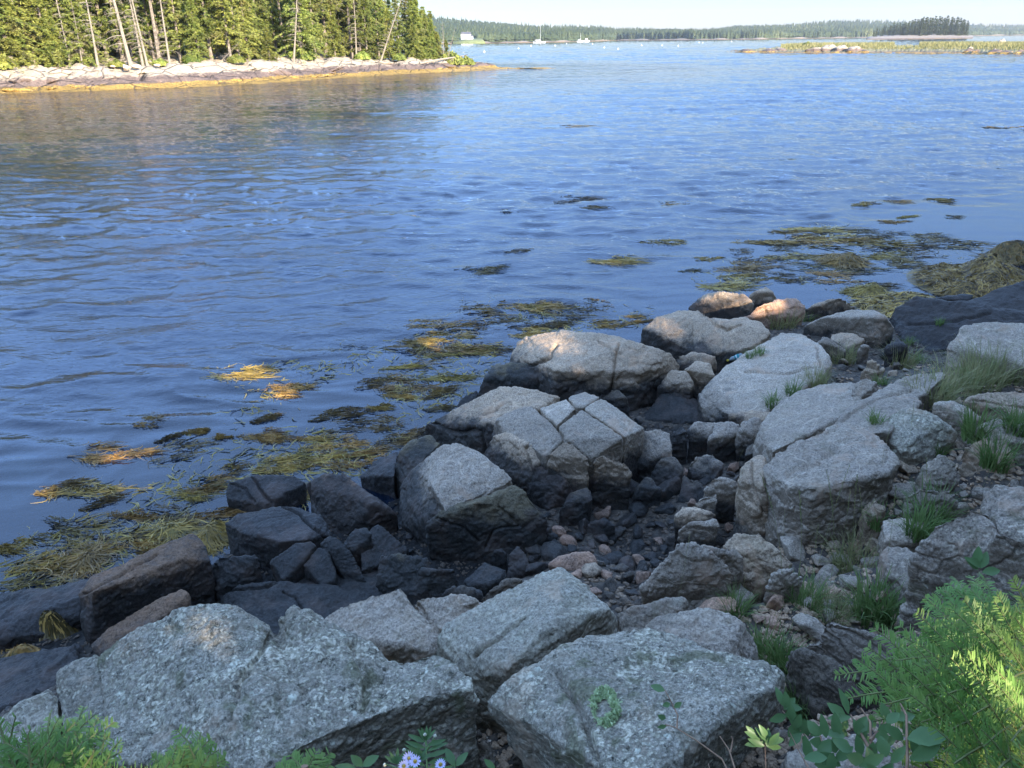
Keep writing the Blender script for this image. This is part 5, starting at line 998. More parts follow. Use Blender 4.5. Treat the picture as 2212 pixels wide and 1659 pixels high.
for i in range(58):
    x = 1888+i*3.5+MS.uniform(-2, 2); D = 735+MS.uniform(-12, 45); ty = np.interp(x, *IY)+MS.uniform(-1, 7); top = far_pt(x, D, ty)[2]; g = far_pt(x, D, horiz(x)); s = max(.25, (top-2.5)/16)
    tree(FT[i % 3], (g[0], g[1], 2.0), s, MS.uniform(0, 6), 'tall dark spruce among those crowded on the small far islet', 'spruces on the far islet', name='spruce_tree')
# ================================================================== GRASSY SPIT
SX = [1560, 1600, 1741, 1850, 1941, 2091, 2212, 2400]; SY = [113.5, 114, 115, 115, 114.3, 115.3, 118, 124]
gxs = np.arange(1562, 2400, 2.5); VVs = [-3, 0, 1.5, 4, 8, 13, 20, 30, 42, 50, 54]; SV = []
def spit_h(x, v):
    e = sstep(1575, 1760, x); base = [-.5, .0, .25, .55, .8, 1.0, 1.15, 1.3, 1.2, .5, -.6]
    return np.interp(v, VVs, base)*(.25+.75*e)-(0.4*(1-sstep(1565, 1610, x)))
for x in gxs:
    D = (CAMP+ray(x, np.interp(x, SX, SY))*(-CAMZ/ray(x, np.interp(x, SX, SY))[2]))[1]
    for v in VVs: g = far_pt(x, D+v*(1.0 if x > 1700 else .4+.6*(x-1560)/140), horiz(x)); SV.append([g[0], g[1], spit_h(x, v)+.12*math.sin(x*.2+v)+.08*math.sin(x*.71+v*2)])
I = np.arange(len(gxs)*len(VVs)).reshape(-1, len(VVs)); M['spit'] = island_rock_mat('spit_ground', .22, .45, (.22, .20, .09))
o = obj('spit_terrain', mesh_np('spit_terrain', np.array(SV), np.stack([I[:-1, :-1].ravel(), I[1:, :-1].ravel(), I[1:, 1:].ravel(), I[:-1, 1:].ravel()], 1), M['spit'], True)); tag(o, kind='structure')
def spit(x, v):
    yy = np.interp(x, SX, SY); D = at(x, yy, 0)[1]; g = far_pt(x, D+v, horiz(x)); return np.array([g[0], g[1], spit_h(x, v)])
# marsh grass : one mass
Vg = []; n = 26000; xg = r.uniform(1690, 2330, n); vg = r.uniform(6, 46, n); yy = np.interp(xg, SX, SY)
for i in range(n):
    if 1935 < xg[i] < 1990 and vg[i] > 12: continue
    p = spit(xg[i], vg[i]); h = r.uniform(.45, 1.0)*(.35+.65*sstep(6, 14, vg[i])); a = r.uniform(0, 6.3); w = .09; l = r.normal(0, .12, 2); Vg.append([[p[0]-w*math.cos(a), p[1]-w*math.sin(a), p[2]-.05], [p[0]+w*math.cos(a), p[1]+w*math.sin(a), p[2]-.05], [p[0]+l[0], p[1]+l[1], p[2]+h]])
Vg = np.array(Vg).reshape(-1, 3); o = obj('marsh_grass', mesh_np('marsh_grass', Vg, np.arange(len(Vg)).reshape(-1, 3), M['marsh'])); tag(o, 'yellow-green marsh grass covering the low spit', 'grass', kind='stuff')
for x, v, sx, sz, lb in [(1618, 2.5, 3.2, 1.5, 'long low rounded rock at the left tip of the grassy spit'), (1665, 3, 3.0, 1.7, 'pale-topped dark rock second from the tip of the spit'), (1690, 5, 2.2, 1.5, 'paler rock where the spit grass begins'), (1765, 2.5, 2.6, 1.5, 'dark sloping rock left of the pale pair on the spit'), (1795, 4, 2.6, 2.3, 'biggest pale domed rock on the spit'),
    (1822, 3.5, 2.0, 2.2, 'pale round rock right of the biggest dome on the spit'), (1850, 3, 2.6, 1.9, 'broken dark-sided rock at the right of the spit group'), (1872, 1.5, 1.6, 1.2, 'low rock ending the spit group'), (2100, 2, 1.2, 1.9, 'dark pointed rock alone on the right of the spit'), (2118, 2, 1.1, .9, 'small low rock beside the dark pointed one'),
    (2160, 2, 1.8, 1.5, 'dark rounded rock near the right edge of the spit'), (2185, 1.8, 1.6, 1.1, 'flat dark rock beside the rounded one near the right edge'), (2212, 2, 1.4, 1.2, 'dark rock cut by the right edge on the spit'), (2168, 34, 1.3, 2.4, 'white rock standing behind the spit grass'), (1810, 1, 1.4, .9, 'little foot rock below the biggest dome')]:
    p = spit(x, v); o = obj('spit_rock', LM[MS.randrange(5)]); o.location = p+np.array([0, 0, -.15]); o.scale = (sx*1.15, sx*.8, sz*1.35); o.rotation_euler.z = MS.uniform(-.3, .3); tag(o, lb, 'boulder')
p = spit(1745, 20); o = obj('bush', BM[0]); o.location = p; o.scale = (1.1, 1, 1.3); tag(o, 'single dark bush standing on the grassy spit', 'bush')

# ================================================================== HOUSE, BOATS, BUOYS
def house():
    g = far_pt(1007, 742, horiz(1007)); rt = empty('house', (g[0], g[1], 3.6), -.15); rt.scale = (.62, .62, .62); tag(rt, 'white two-gabled house above a lawn on the far shore', 'house'); s = 1.0
    w = MB(); w.box((0, 0, 3), (13, 8, 6.4)); w.box((-4, -3.2, 3.2), (4.5, 4, 6.8)); w.box((7.8, -1, 1.6), (4, 6, 3.6)); w.build('wall', M['lightsnow'], rt)
    f = MB()
    def gable(cx, cy, lx, ly, z0, z1, along='x'):
        if along == 'x': P = [(-lx, -ly, z0), (lx, -ly, z0), (lx, ly, z0), (-lx, ly, z0), (-lx, 0, z1), (lx, 0, z1)]
        else: P = [(-lx, -ly, z0), (-lx, ly, z0), (lx, ly, z0), (lx, -ly, z0), (0, -ly, z1), (0, ly, z1)]
        P = [(a+cx, b+cy, c) for a, b, c in P]
        f.add(P, [[0, 1, 5, 4], [2, 3, 4, 5], [1, 2, 5, 5], [3, 0, 4, 4], [0, 3, 2, 1]] if along == 'x' else [[0, 1, 5, 4], [2, 3, 4, 5], [3, 0, 4, 4], [1, 2, 5, 5], [0, 3, 2, 1]])
    gable(0, 0, 6.9, 4.5, 6.22, 9.2); gable(-4, -3.2, 2.6, 2.3, 6.62, 9.4, 'y'); gable(7.8, -1, 2.3, 3.4, 3.42, 5.2); rf = f.build('roof', M['roofgrey'], rt)
    c = MB(); c.box((2, 1, 9.3), (.9, .9, 2.2)); c.build('chimney', M['bark'], rf)
    for x, z in [(-1, 1.8), (1.5, 1.8), (4.2, 1.8), (-1, 4.6), (1.5, 4.6), (4.2, 4.6)]: m = MB(); m.box((x, -4.03, z), (1.1, .08, 1.5)); m.build('window', M['paneglass'], rt)
    for z in (1.9, 4.7): m = MB(); m.box((-4, -5.23, z), (1.3, .08, 1.6)); m.build('window', M['paneglass'], rt)
    m = MB(); m.box((0, -5.3, .15), (5.0, 2.4, .3)); m.build('porch', M['lightsnow'], rt)
    L = MB(); a = [far_pt(x, D, horiz(x)) for x, D in ((985, 722), (1045, 724), (1035, 752), (985, 752))]; 
    return rt
house()
M['lawn'] = plain('lawn_grass', (.13, .15, .06), .9, .2, .3)
a = [far_pt(x, D, horiz(x)) for x, D in ((978, 712), (1048, 716), (1040, 756), (978, 754))]
zz_ = [1.2, 1.2, 4.6, 4.6]; V = [[q[0], q[1], z] for q, z in zip(a, zz_)]; o = obj('lawn', mesh_np('lawn', V+[[v[0], v[1], v[2]-2.5] for v in V], [[0, 1, 2, 3], [0, 4, 5, 1], [1, 5, 6, 2], [2, 6, 7, 3], [3, 7, 4, 0]], M['lawn'])); tag(o, kind='structure')
def boat(x, y, L, mast, label, dark=False, cabin=True):
    p = at(x, y, 0); rt = empty('sailboat' if mast else 'motorboat', (p[0], p[1], 0), .15); tag(rt, label, 'boat', None)
    h = MB(); n = 9; V = []
    for i in range(n):
        t = i/(n-1)*2-1; w = (1-abs(t)**2.4)*L*.15+.05; sh = .9+.35*t*t; V += [(t*L/2, -w, sh), (t*L/2*.92, -w*.6, -.2), (t*L/2*.92, w*.6, -.2), (t*L/2, w, sh)]
    I = np.arange(n*4).reshape(n, 4); F = [[I[i, j], I[i+1, j], I[i+1, (j+1) % 4], I[i, (j+1) % 4]] for i in range(n-1) for j in range(4)]; h.add(V, F); h.build('hull', M['hullblue'] if dark else M['lightsnow'], rt)
    if cabin: c = MB(); c.box((-.05*L if mast else .1*L, 0, 1.3 if mast else 1.9), (L*.34, L*.17, .7 if mast else 1.9)); cb = c.build('cabin', M['lightsnow'], rt); w = MB(); w.box((-.05*L if mast else .1*L, -L*.0865, 1.4 if mast else 2.2), (L*.26, .06, .3)); w.build('window', M['paneglass'], cb)
    if mast:
        m = MB(); m.tube([(.08*L, 0, .9), (.08*L, 0, mast)], [.09, .06], 6); ms = m.build('mast', M['lightsnow'], rt); b = MB(); b.tube([(.08*L, 0, 2.4), (-.35*L, 0, 2.3)], [.16, .13], 6); b.build('boom', M['lightsnow'], ms)
boat(1052, 93.2, 9, 0, 'white motorboat moored nearest the house on the far shore'); boat(1064, 91.8, 6, 7, 'small sailboat between the motorboat and the biggest sailboat'); boat(1165, 93.0, 11, 13, 'largest white sailboat, moored before the far woods')
boat(1165+88, 91.0, 6, 8, 'small white sailboat left of the last far boat'); boat(1265, 90.6, 7.5, 0, 'white lobster boat moored furthest right on the far shore')
def buoy_mesh():
    m = MB(); th = np.arange(8)/8*2*np.pi; pr = [(-.25, .02), (-.2, .25), (0, .36), (.22, .27), (.33, .05)]; V = [[r_*math.cos(a), r_*math.sin(a), z] for z, r_ in pr for a in th]; F = [[i*8+j, i*8+(j+1) % 8, (i+1)*8+(j+1) % 8, (i+1)*8+j] for i in range(4) for j in range(8)]; m.add(V, F); m.tube([(0, 0, .3), (0, 0, .75)], [.05, .04], 5); return m.mesh('buoy', M['lightsnow'])
BU = buoy_mesh()
for x, y in [(1046, 113), (1120, 106), (1147, 100), (1199, 99.5), (1224, 95), (1280, 96), (1305, 104), (1335, 107), (1386, 99), (1430, 99), (1465, 100), (1510, 92.5), (1518, 93.5), (1580, 90)]:
    p = at(x, y, 0); o = obj('mooring_buoy', BU); o.location = (p[0], p[1], .1); s = .55+.35*(np.linalg.norm(p)/400); o.scale = (s, s, s); tag(o, 'small white mooring buoy dotting the far water', 'buoy', 'white mooring buoys')

# ================================================================== TREES BEHIND THE CAMERA (they shade the shore)
BT = [conifer(80, 17, 5.2, .02, 46, 1.3, .25, .6), conifer(81, 16, 5.0, .02, 44, 1.3, .25, .6)]
sd = np.array(sun_dir); sh = sd[:2]/np.linalg.norm(sd[:2]); pr = np.array([-sh[1], sh[0]])
for row, (dist, off) in enumerate([(8.0, 0), (11.0, 2.0)]):
    for k in range(-7, 12):
        c = sh*dist+pr*(k*3.1+off)+np.array([0.5, 2.5]); z = float(ground_z([c[0]], [c[1]])[0])
        if c[1] > -2.5 and abs(c[0]) < 4: continue
        if c[1] > 2 and c[1] > abs(c[0])-5: continue
        tree(BT[(k+row) % 2], (c[0], c[1], z-.3), MS.uniform(.60, .74), MS.uniform(0, 6), 'dense spruce on the bank behind the photographer, shading the shore', 'spruces behind the photographer', name='spruce_tree')
# ================================================================== FOREGROUND PLANTS
FR = np.random.default_rng(99)
def unit(v): v = np.asarray(v, float); return v/(np.linalg.norm(v)+1e-9)
def needles(P, nl, m, up, w=.0015, dens=1.0):
    """two flat ranks of needles plus a few upright ones along curve P"""
    seg_ = np.linalg.norm(np.diff(P, axis=0), axis=1); L = seg_.sum(); n = int(L/.0018*dens); cum_ = np.concatenate([[0], np.cumsum(seg_)]); s = np.sort(FR.uniform(0, L, n)); C = np.stack([np.interp(s, cum_, P[:, i]) for i in range(3)], 1)
    T = np.stack([np.interp(s, cum_, np.gradient(P[:, i], cum_)) for i in range(3)], 1); T /= np.linalg.norm(T, axis=1)[:, None]; sd = np.cross(T, up); sd /= np.linalg.norm(sd, axis=1)[:, None]; U = np.cross(sd, T)
    a = FR.choice([-1, 1], n)*FR.normal(1.38, .25, n); fwd = FR.uniform(.35, .75, n); D = sd*np.sin(a)[:, None]+U*np.abs(np.cos(a))[:, None]*.8+T*fwd[:, None]; D /= np.linalg.norm(D, axis=1)[:, None]
    tip = np.minimum(1, .45+(L-s)/L*3)*np.minimum(1, .6+s/L*3); l = (nl*FR.uniform(.75, 1.1, n)*tip)[:, None]; W = np.cross(D, U); W /= np.linalg.norm(W, axis=1)[:, None]+1e-9; W *= w*FR.uniform(.8, 1.3, n)[:, None]
    mid = C+D*l*.5; end = C+D*l-U*l*.10
    V = np.stack([C-W*.5, C+W*.5, mid+W, mid-W, end+W*.45, end-W*.45], 1).reshape(-1, 3); i = (np.arange(n)*6)[:, None]; F = np.concatenate([i+[0, 1, 2, 3], i+[3, 2, 4, 5]]); m.add(V, F)
def fir_branch(tip, base, up, par, nlat=5, nl=.019, lat=.09, bright=False):
    """a branch: woody axis (mesh) with needle sprays as its child"""
    tip = np.array(tip); base = np.array(base); t = np.linspace(0, 1, 8)[:, None]; sag = np.array([0, 0, -.03*np.linalg.norm(tip-base)/.3]); P = base+(tip-base)*t+sag*np.sin(t*3.14)*-1
    wood = MB(); wood.tube(P, np.linspace(.0035, .0011, 8), 5); nd = MB(); k0 = 3
    W_ = .0011 if nl > .015 else .0008; DN = 1.0 if nl > .015 else 1.5; needles(P[2:], nl, nd, up, W_, DN); ax = unit(tip-base); sd = unit(np.cross(ax, up)); L = np.linalg.norm(tip-base)
    for i in range(nlat):
        for sgn in (-1, 1):
            w = .30+.55*(i+FR.uniform(-.2, .2))/nlat; o = base+(tip-base)*w+sag*math.sin(w*3.14)*-1; ll = lat*(1.15-.55*w)*FR.uniform(.75, 1.2); d = unit(ax*FR.uniform(.7, 1.0)+sd*sgn*FR.uniform(.6, .95)+np.array([0, 0, FR.uniform(-.12, .22)]))
            q = np.linspace(0, 1, 5)[:, None]; Q = o+d*ll*q+np.array([0, 0, -.12*ll])*q**2; wood.tube(Q, np.linspace(.0016, .0008, 5), 4); needles(Q, nl*.95, nd, up, W_, DN)
            if ll > .13: 
                o2 = Q[2]; d2 = unit(d+sd*-sgn*.2+ax*.9); Q2 = o2+d2*ll*.55*q; wood.tube(Q2, .0008, 4); needles(Q2, nl*.85, nd, up, W_, DN)
    b = wood.build('branch', M['greentwig'], par); V = np.concatenate(nd.V); F = np.concatenate(nd.F); obj('needles', mesh_np('needles', V, F, M['firtip'] if bright else M['fir']), b); return b
def P_(x, y, d): return atd(x, y, d)
fir = empty('fir_sapling', (0, 0, 0)); tag(fir, 'bright green young fir filling the lower right corner', 'fir sapling')
tb = P_(2290, 1720, 1.55); g0 = float(ground_z([tb[0]], [tb[1]])[0]); tt_ = P_(2340, 1340, 1.8)
m = MB(); m.tube([np.array([tb[0], tb[1], g0-.1]), tb, (tb+tt_)/2+np.array([.01, 0, .02]), tt_], [.016, .012, .009, .004], 8); m.build('trunk', M['twig'], fir, True)
for i, (x, y, d, br, fx_) in enumerate([(1806, 1459, 1.50, 0, .30), (1826, 1510, 1.42, 0, .36), (1935, 1427, 1.46, 1, .26), (1870, 1430, 1.56, 0, .36), (1990, 1325, 1.72, 0, .34), (1997, 1275, 1.82, 0, .4), (2024, 1240, 1.86, 0, .42), (2080, 1243, 1.86, 0, .44), (2090, 1292, 1.72, 0, .38),
    (2192, 1284, 1.66, 0, .5), (2003, 1372, 1.64, 0, .36), (2092, 1342, 1.55, 1, .4), (2020, 1407, 1.55, 0, .34), (2160, 1340, 1.56, 1, .5), (1910, 1522, 1.36, 1, .34), (1960, 1490, 1.40, 0, .36), (2030, 1505, 1.30, 1, .34), (2100, 1545, 1.24, 1, .4), (2125, 1612, 1.14, 1, .45), (2045, 1580, 1.26, 0, .34), (2060, 1460, 1.44, 0, .38), (2130, 1420, 1.44, 1, .45),
    (2185, 1465, 1.36, 1, .5), (1990, 1560, 1.30, 0, .3), (1975, 1610, 1.26, 0, .28), (2060, 1650, 1.16, 0, .3), (2170, 1540, 1.24, 0, .5), (2185, 1600, 1.16, 1, .5), (2100, 1480, 1.36, 0, .4), (2210, 1400, 1.5, 0, .6), (1880, 1560, 1.40, 0, .3), (2230, 1660, 1.12, 0, .5), (2130, 1690, 1.08, 0, .5), (2040, 1700, 1.15, 0, .4), (1930, 1640, 1.34, 0, .26), (2000, 1450, 1.52, 0, .36)]):
    y += 35 if y < 1400 else 0; tip = P_(x, y, d); w = min(1, max(0, (y-1180)/540)); root = tt_*(1-w)+tb*w; v = root-tip; L = min(.36, max(.16, np.linalg.norm(v)*.75)); bs = tip+unit(v+np.array([0, .05, -.03]))*L
    fir_branch(tip, bs, unit(-CF*FR.uniform(.5, .9)+np.array([FR.uniform(-.25, .25), 0, .75])), fir, 3, .021, .095, bool(br) or i % 3 == 0)
    mm = MB(); mm.tube([bs, (bs+root)/2+np.array([0, 0, -.01]), root], [.0035, .0045, .006], 5); mm.build('branch', M['twig'], fir)
for nm, lb, tips, root, gd in [('fir_sapling', 'yellow-tipped fir twigs poking up in the bottom left corner', [(181, 1528, 1.12, 1), (108, 1541, 1.1, 1), (212, 1551, 1.08, 1), (60, 1588, 1.02, 0), (262, 1598, 1.03, 1), (-5, 1556, 1.05, 0), (150, 1590, 1.05, 0), (266, 1655, .98, 0), (100, 1620, 1.0, 0), (200, 1630, 1.0, 0), (20, 1640, .98, 0), (150, 1660, .97, 0), (235, 1640, .99, 0), (50, 1670, .95, 0), (110, 1580, 1.08, 0), (180, 1600, 1.04, 0)], P_(100, 1850, 1.05), 0),
    ('fir_sapling', 'small sunlit fir tip at the bottom edge below the huge boulder', [(434, 1583, 1.08, 1), (362, 1626, 1.02, 1), (450, 1632, 1.0, 1), (408, 1612, 1.04, 1), (330, 1660, .98, 1), (400, 1655, 1.0, 1)], P_(390, 1800, 1.0), 0), ('fir_sapling', 'tiny fir tip just showing at the bottom edge under the huge boulder', [(671, 1650, 1.0, 1), (640, 1664, .98, 1)], P_(660, 1760, .98), 0)]:
    e = empty(nm, (0, 0, 0)); tag(e, lb, 'fir sapling'); g0 = float(ground_z([root[0]], [root[1]])[0]); m = MB(); m.tube([np.array([root[0], root[1], g0-.1]), root, root+np.array([0, .02, .05])], [.012, .008, .004], 7); m.build('trunk', M['twig'], e)
    for x, y, d, br in tips:
        tip = P_(x, y, d); v = root-tip; L = min(.22, np.linalg.norm(v)*.8); bs = tip+unit(v)*L; fir_branch(tip, bs, unit([FR.uniform(-.5, .5), -.5, .7]), e, 3, .0125, .045, bool(br)); mm = MB(); mm.tube([bs, root], [.003, .005], 5); mm.build('branch', M['twig'], e)
def leaf(m, P, d, up, l, w, fold=.25, curl=.15):
    d = unit(d); s = unit(np.cross(d, up)); u = np.cross(s, d); pr = [(0, .08), (.18, .62), (.42, 1), (.7, .78), (.9, .35), (1, .03)]; V = []
    for t, q in pr: c = P+d*l*t-u*curl*l*t*t; V += [c-s*w*q*.5+u*fold*w*q*.5, c, c+s*w*q*.5+u*fold*w*q*.5]
    F = []
    for i in range(5): a = i*3; F += [[a, a+1, a+4, a+3], [a+1, a+2, a+5, a+4]]
    m.add(V, F)
def leafplant(name, label, cat, stems, leaves, stemmat, leafmat, stemr=.0022):
    e = empty(name, (0, 0, 0)); tag(e, label, cat)
    m = MB()
    for s in stems: m.tube([P_(*q) for q in s], np.linspace(stemr, stemr*.5, len(s)), 5)
    m.build('stem', stemmat, e, True)
    m = MB()
    for x, y, d, ang, l, w in leaves:
        a = R(ang); dr = CR*math.cos(a)+CU*math.sin(a)*.75-CF*FR.uniform(-.5, .5)*.6+np.array([0, 0, .05]); leaf(m, P_(x, y, d), dr, unit(-CF+np.array([0, 0, .7])+FR.normal(0, .25, 3)), l, w)
    o = obj('leaves', mesh_np('leaves', np.concatenate(m.V), np.concatenate(m.F), leafmat, True), e); return e
lv = []
for bx, by, d in [(1775, 1600, 1.3), (1812, 1580, 1.32), (1836, 1545, 1.36), (1757, 1638, 1.25), (1850, 1625, 1.22), (1920, 1560, 1.3), (1918, 1640, 1.18), (1800, 1640, 1.2), (1880, 1600, 1.25), (1845, 1590, 1.3), (1870, 1655, 1.18), (1960, 1600, 1.26)]:
    for k in range(4): lv.append((bx+FR.uniform(-14, 14), by+FR.uniform(-14, 14), d+FR.uniform(-.04, .04), FR.uniform(0, 360) if k else 100, FR.uniform(.022, .038), FR.uniform(.012, .019)))
lv += [(1960, 1596, 1.2, 12, .05, .026), (1965, 1640, 1.2, 30, .045, .02)]
leafplant('leafy_shrub', 'oval-leaved shrub with reddish stems at the bottom right before the fir', 'shrub', [[(1890, 1720, 1.2), (1882, 1640, 1.24), (1880, 1560, 1.28), (1860, 1530, 1.34)], [(1955, 1720, 1.18), (1960, 1640, 1.2), (1958, 1545, 1.24), (1945, 1520, 1.28)], [(1850, 1720, 1.22), (1790, 1640, 1.26), (1772, 1590, 1.3)], [(1880, 1620, 1.24), (1855, 1575, 1.3), (1838, 1545, 1.36)], [(1880, 1600, 1.25), (1915, 1560, 1.3)]], lv, M['twig'], M['leaf'], .0026)
M['stemgreen'] = plain('green_stem', (.12, .20, .06), .6, .2, 40)
lv = []
for i in range(16):
    y = 1595+i*6.5; sgn = 1 if i % 2 else -1; lv.append((921+sgn*2, y+8, 1.32, 25 if sgn > 0 else 155, .030+.0012*i, .008))
for i in range(5): lv.append((921, 1600, 1.32, 60+i*15, .022, .006))
for bx, by in [(890, 1655), (858, 1650), (905, 1645)]:
    for k in range(5): lv.append((bx, by, 1.28, 40+k*25, .022, .006))
ast = leafplant('flowering_stem', 'aster with pale lavender flowers and lance-shaped leaves at the bottom edge', 'wildflower', [[(922, 1720, 1.3), (922, 1650, 1.31), (919, 1590, 1.33)], [(900, 1720, 1.27), (888, 1655, 1.28), (884, 1640, 1.28)], [(875, 1720, 1.28), (860, 1660, 1.28), (832, 1650, 1.28)], [(921, 1620, 1.32), (935, 1600, 1.32), (940, 1590, 1.32)], [(921, 1610, 1.32), (918, 1588, 1.32)]], lv, M['stemgreen'], M['leaf'], .0015)
M['petal'] = plain('lavender_petal', (.62, .58, .80), .6, .1, 50); M['bud'] = plain('cream_bud', (.65, .62, .45), .7, .1, 50); M['goldeye'] = plain('flower_centre', (.45, .32, .06), .8, .2, 80)
for x, y, d, r_ in [(884, 1638, 1.27, .011), (897, 1645, 1.265, .010), (872, 1655, 1.26, .009), (952, 1652, 1.25, .009)]:
    c = P_(x, y, d); ax = unit(-CF*.6+np.array([0, 0, .8])+FR.normal(0, .2, 3)); m = MB()
    for k in range(16): a = k/16*6.283+FR.uniform(-.1, .1); s1 = unit(np.cross(ax, [1, .2, 0])); s2 = np.cross(ax, s1); leaf(m, c, s1*math.cos(a)+s2*math.sin(a)+ax*.25, ax, r_, .0028, .1, -.05)
    fl = obj('flower', mesh_np('flower', np.concatenate(m.V), np.concatenate(m.F), M['petal']), ast); q = MB(); th = np.arange(8)/8*6.283; s1 = unit(np.cross(ax, [1, .2, 0])); s2 = np.cross(ax, s1); q.tube([c, c+ax*.0025, c+ax*.004], [.003, .0028, .001], 8); q.build('flower_centre', M['goldeye'], fl, True)
for x, y in [(940, 1590), (918, 1587), (831, 1652), (873, 1620)]:
    c = P_(x, y, 1.31); q = MB(); q.tube([c-np.array([0, 0, .003]), c, c+np.array([0, 0, .003])], [.001, .003, .001], 8); q.build('flower_bud', M['bud'], ast, True)
leafplant('seedling', 'pair of rounded green leaves at the bottom edge below the aster', 'plant', [[(985, 1720, 1.25), (982, 1650, 1.27)], [(785, 1720, 1.2), (783, 1655, 1.22)]], [(982, 1655, 1.27, 115, .028, .013), (984, 1655, 1.27, 55, .026, .012), (783, 1655, 1.22, 40, .026, .014), (783, 1655, 1.22, 130, .022, .013), (770, 1660, 1.22, 160, .03, .01), (1070, 1660, 1.22, 140, .02, .01)], M['stemgreen'], M['leaf'], .0012)
leafplant('dead_twig', 'arching reddish bare twig with a few small leaves before the bright-tuft boulder', 'twig', [[(1600, 1720, 1.35), (1560, 1640, 1.38), (1505, 1600, 1.42), (1460, 1572, 1.45), (1437, 1565, 1.46)], [(1462, 1573, 1.45), (1464, 1545, 1.47), (1448, 1512, 1.5), (1436, 1490, 1.5)], [(1600, 1700, 1.36), (1575, 1620, 1.4), (1555, 1590, 1.42)], [(1578, 1625, 1.4), (1583, 1598, 1.41), (1580, 1590, 1.41)], [(1545, 1700, 1.3), (1530, 1650, 1.33)]],
    [(1436, 1492, 1.5, 160, .026, .014), (1448, 1520, 1.49, 200, .014, .010), (1456, 1528, 1.48, 40, .016, .010), (1438, 1552, 1.47, 150, .016, .011), (1440, 1568, 1.46, 195, .016, .008)], M['twig'], M['leaf'], .0016)
lv = []
for k in range(16): lv.append((1650+FR.uniform(-14, 18), 1600+FR.uniform(-10, 14), 1.75, FR.uniform(-20, 200), .035, .014))
leafplant('low_plant', 'small leafy plant in the shade below the right corner of the bright-tuft boulder', 'plant', [[(1655, 1680, 1.75), (1652, 1605, 1.75)]], lv, M['twig'], M['leaf'], .0015)
lv = []
for bx, by, n in [(1690, 1535, 6), (1715, 1565, 7), (1740, 1590, 5), (2110, 1230, 5)]:
    for k in range(n): lv.append((bx+FR.uniform(-12, 12), by+FR.uniform(-12, 12), 1.95, FR.uniform(0, 360), .04, .02))
leafplant('bare_shrub', 'sparse shrub with few dull green leaves beside the bright-tuft boulder', 'shrub', [[(1800, 1700, 1.85), (1740, 1590, 1.95), (1690, 1535, 1.98)], [(1770, 1700, 1.8), (1725, 1620, 1.9), (1705, 1580, 1.95)]], lv, M['twig'], M['leaf'], .0018)
# grass blades growing in the crack of the huge boulder
for x, y in [(221, 1470), (226, 1500), (232, 1540), (236, 1580)]:
    p = at(x, y, 1.05); o = obj('grass_tuft', GS[0]); o.location = p; o.scale = (.35, .35, .9); tag(o, 'thin grass growing in the crack at the left end of the huge boulder', 'grass', 'grass in the crack')
# pale green leafy lichen tuft and other crust rosettes stand on the rock: part of the boulder
br = [o for o in ROCKS if 'tuft of pale green lichen' in o['label']][0]
M['ramalina'] = leafy('pale_green_lichen', (.42, .52, .26), (.62, .70, .42), 40, .2, .8)
m = MB()
for i in range(1500):
    a = FR.uniform(0, 6.283); q = FR.uniform(.35, 1)**.8; x = 1306+30*q*math.cos(a)+(6 if math.sin(a) > 0 else 0); y = 1528+44*q*math.sin(a)
    if abs(x-1300) < 12 and abs(y-1535) < 18: continue
    p, nn, g = cast(x, y)
    if p is None: continue
    d = unit(nn*.9+FR.normal(0, .6, 3)); s = unit(np.cross(d, FR.normal(0, 1, 3))); l = FR.uniform(.006, .017); w = .0022
    m.add([p-s*w, p+s*w, p+d*l*.6+s*w*1.6, p+d*l*.6-s*w*1.6, p+d*l+s*w*.6+FR.normal(0, .003, 3), p+d*l-s*w+FR.normal(0, .003, 3)], [[0, 1, 2, 3], [3, 2, 4, 5]])
V = np.concatenate(m.V)-np.array(br.location); o = obj('lichen_tuft', mesh_np('lichen_tuft', V, np.concatenate(m.F), M['ramalina']), br); o['label'] = 'bright pale green ring-shaped lichen tuft'

# ================================================================== gaps in the rear trees: where sun flecks reach the shore
FLECK = [(at(1555, 642, .62), .42), (at(1440, 683, .66), .30), (at(1180, 722, .76), .30), (at(520, 806, 0), .45), (at(600, 842, 0), .3), (at(975, 768, 0), .40), (at(930, 662, 0), .3), (at(265, 975, 0), .4), (at(60, 1045, 0), .35), (at(440, 1345, 1.45), .10), (at(1165, 1110, .4), .06), (at(1085, 885, .6), .10),
         (P_(1960, 1440, 1.4), .11), (P_(2090, 1350, 1.5), .11), (P_(2000, 1520, 1.3), .10), (P_(2120, 1560, 1.2), .10), (P_(2160, 1450, 1.4), .11), (P_(2060, 1600, 1.2), .06), (P_(1860, 1480, 1.45), .08), (P_(1930, 1525, 1.36), .06), (P_(410, 1600, 1.04), .12), (P_(180, 1540, 1.1), .12), (P_(60, 1570, 1.05), .08), (P_(1960, 1600, 1.24), .05)]
sdn = np.array(sun_dir)
for e in [o for o in COL.objects if o.get('group') == 'spruces behind the photographer']:
    cr = [c for c in e.children if c.name.startswith('crown')][0]; bpy.context.view_layer.update(); mw = np.array(cr.matrix_world); me = cr.data; P = get_co(me)@mw[:3, :3].T+mw[:3, 3]; fc = P.reshape(-1, 4, 3).mean(1); kill = np.zeros(len(fc), bool)
    for c, r_ in FLECK:
        q = fc-c; t = q@sdn; d = np.linalg.norm(q-t[:, None]*sdn, axis=1); kill |= (d < r_*(1+.25*np.sin(fc[:, 2]*9))) & (t > 0)
    if kill.any():
        V = get_co(me).reshape(-1, 4, 3)[~kill].reshape(-1, 3); cr.data = mesh_np('crown', V, np.arange(len(V)).reshape(-1, 4), M['needles'])

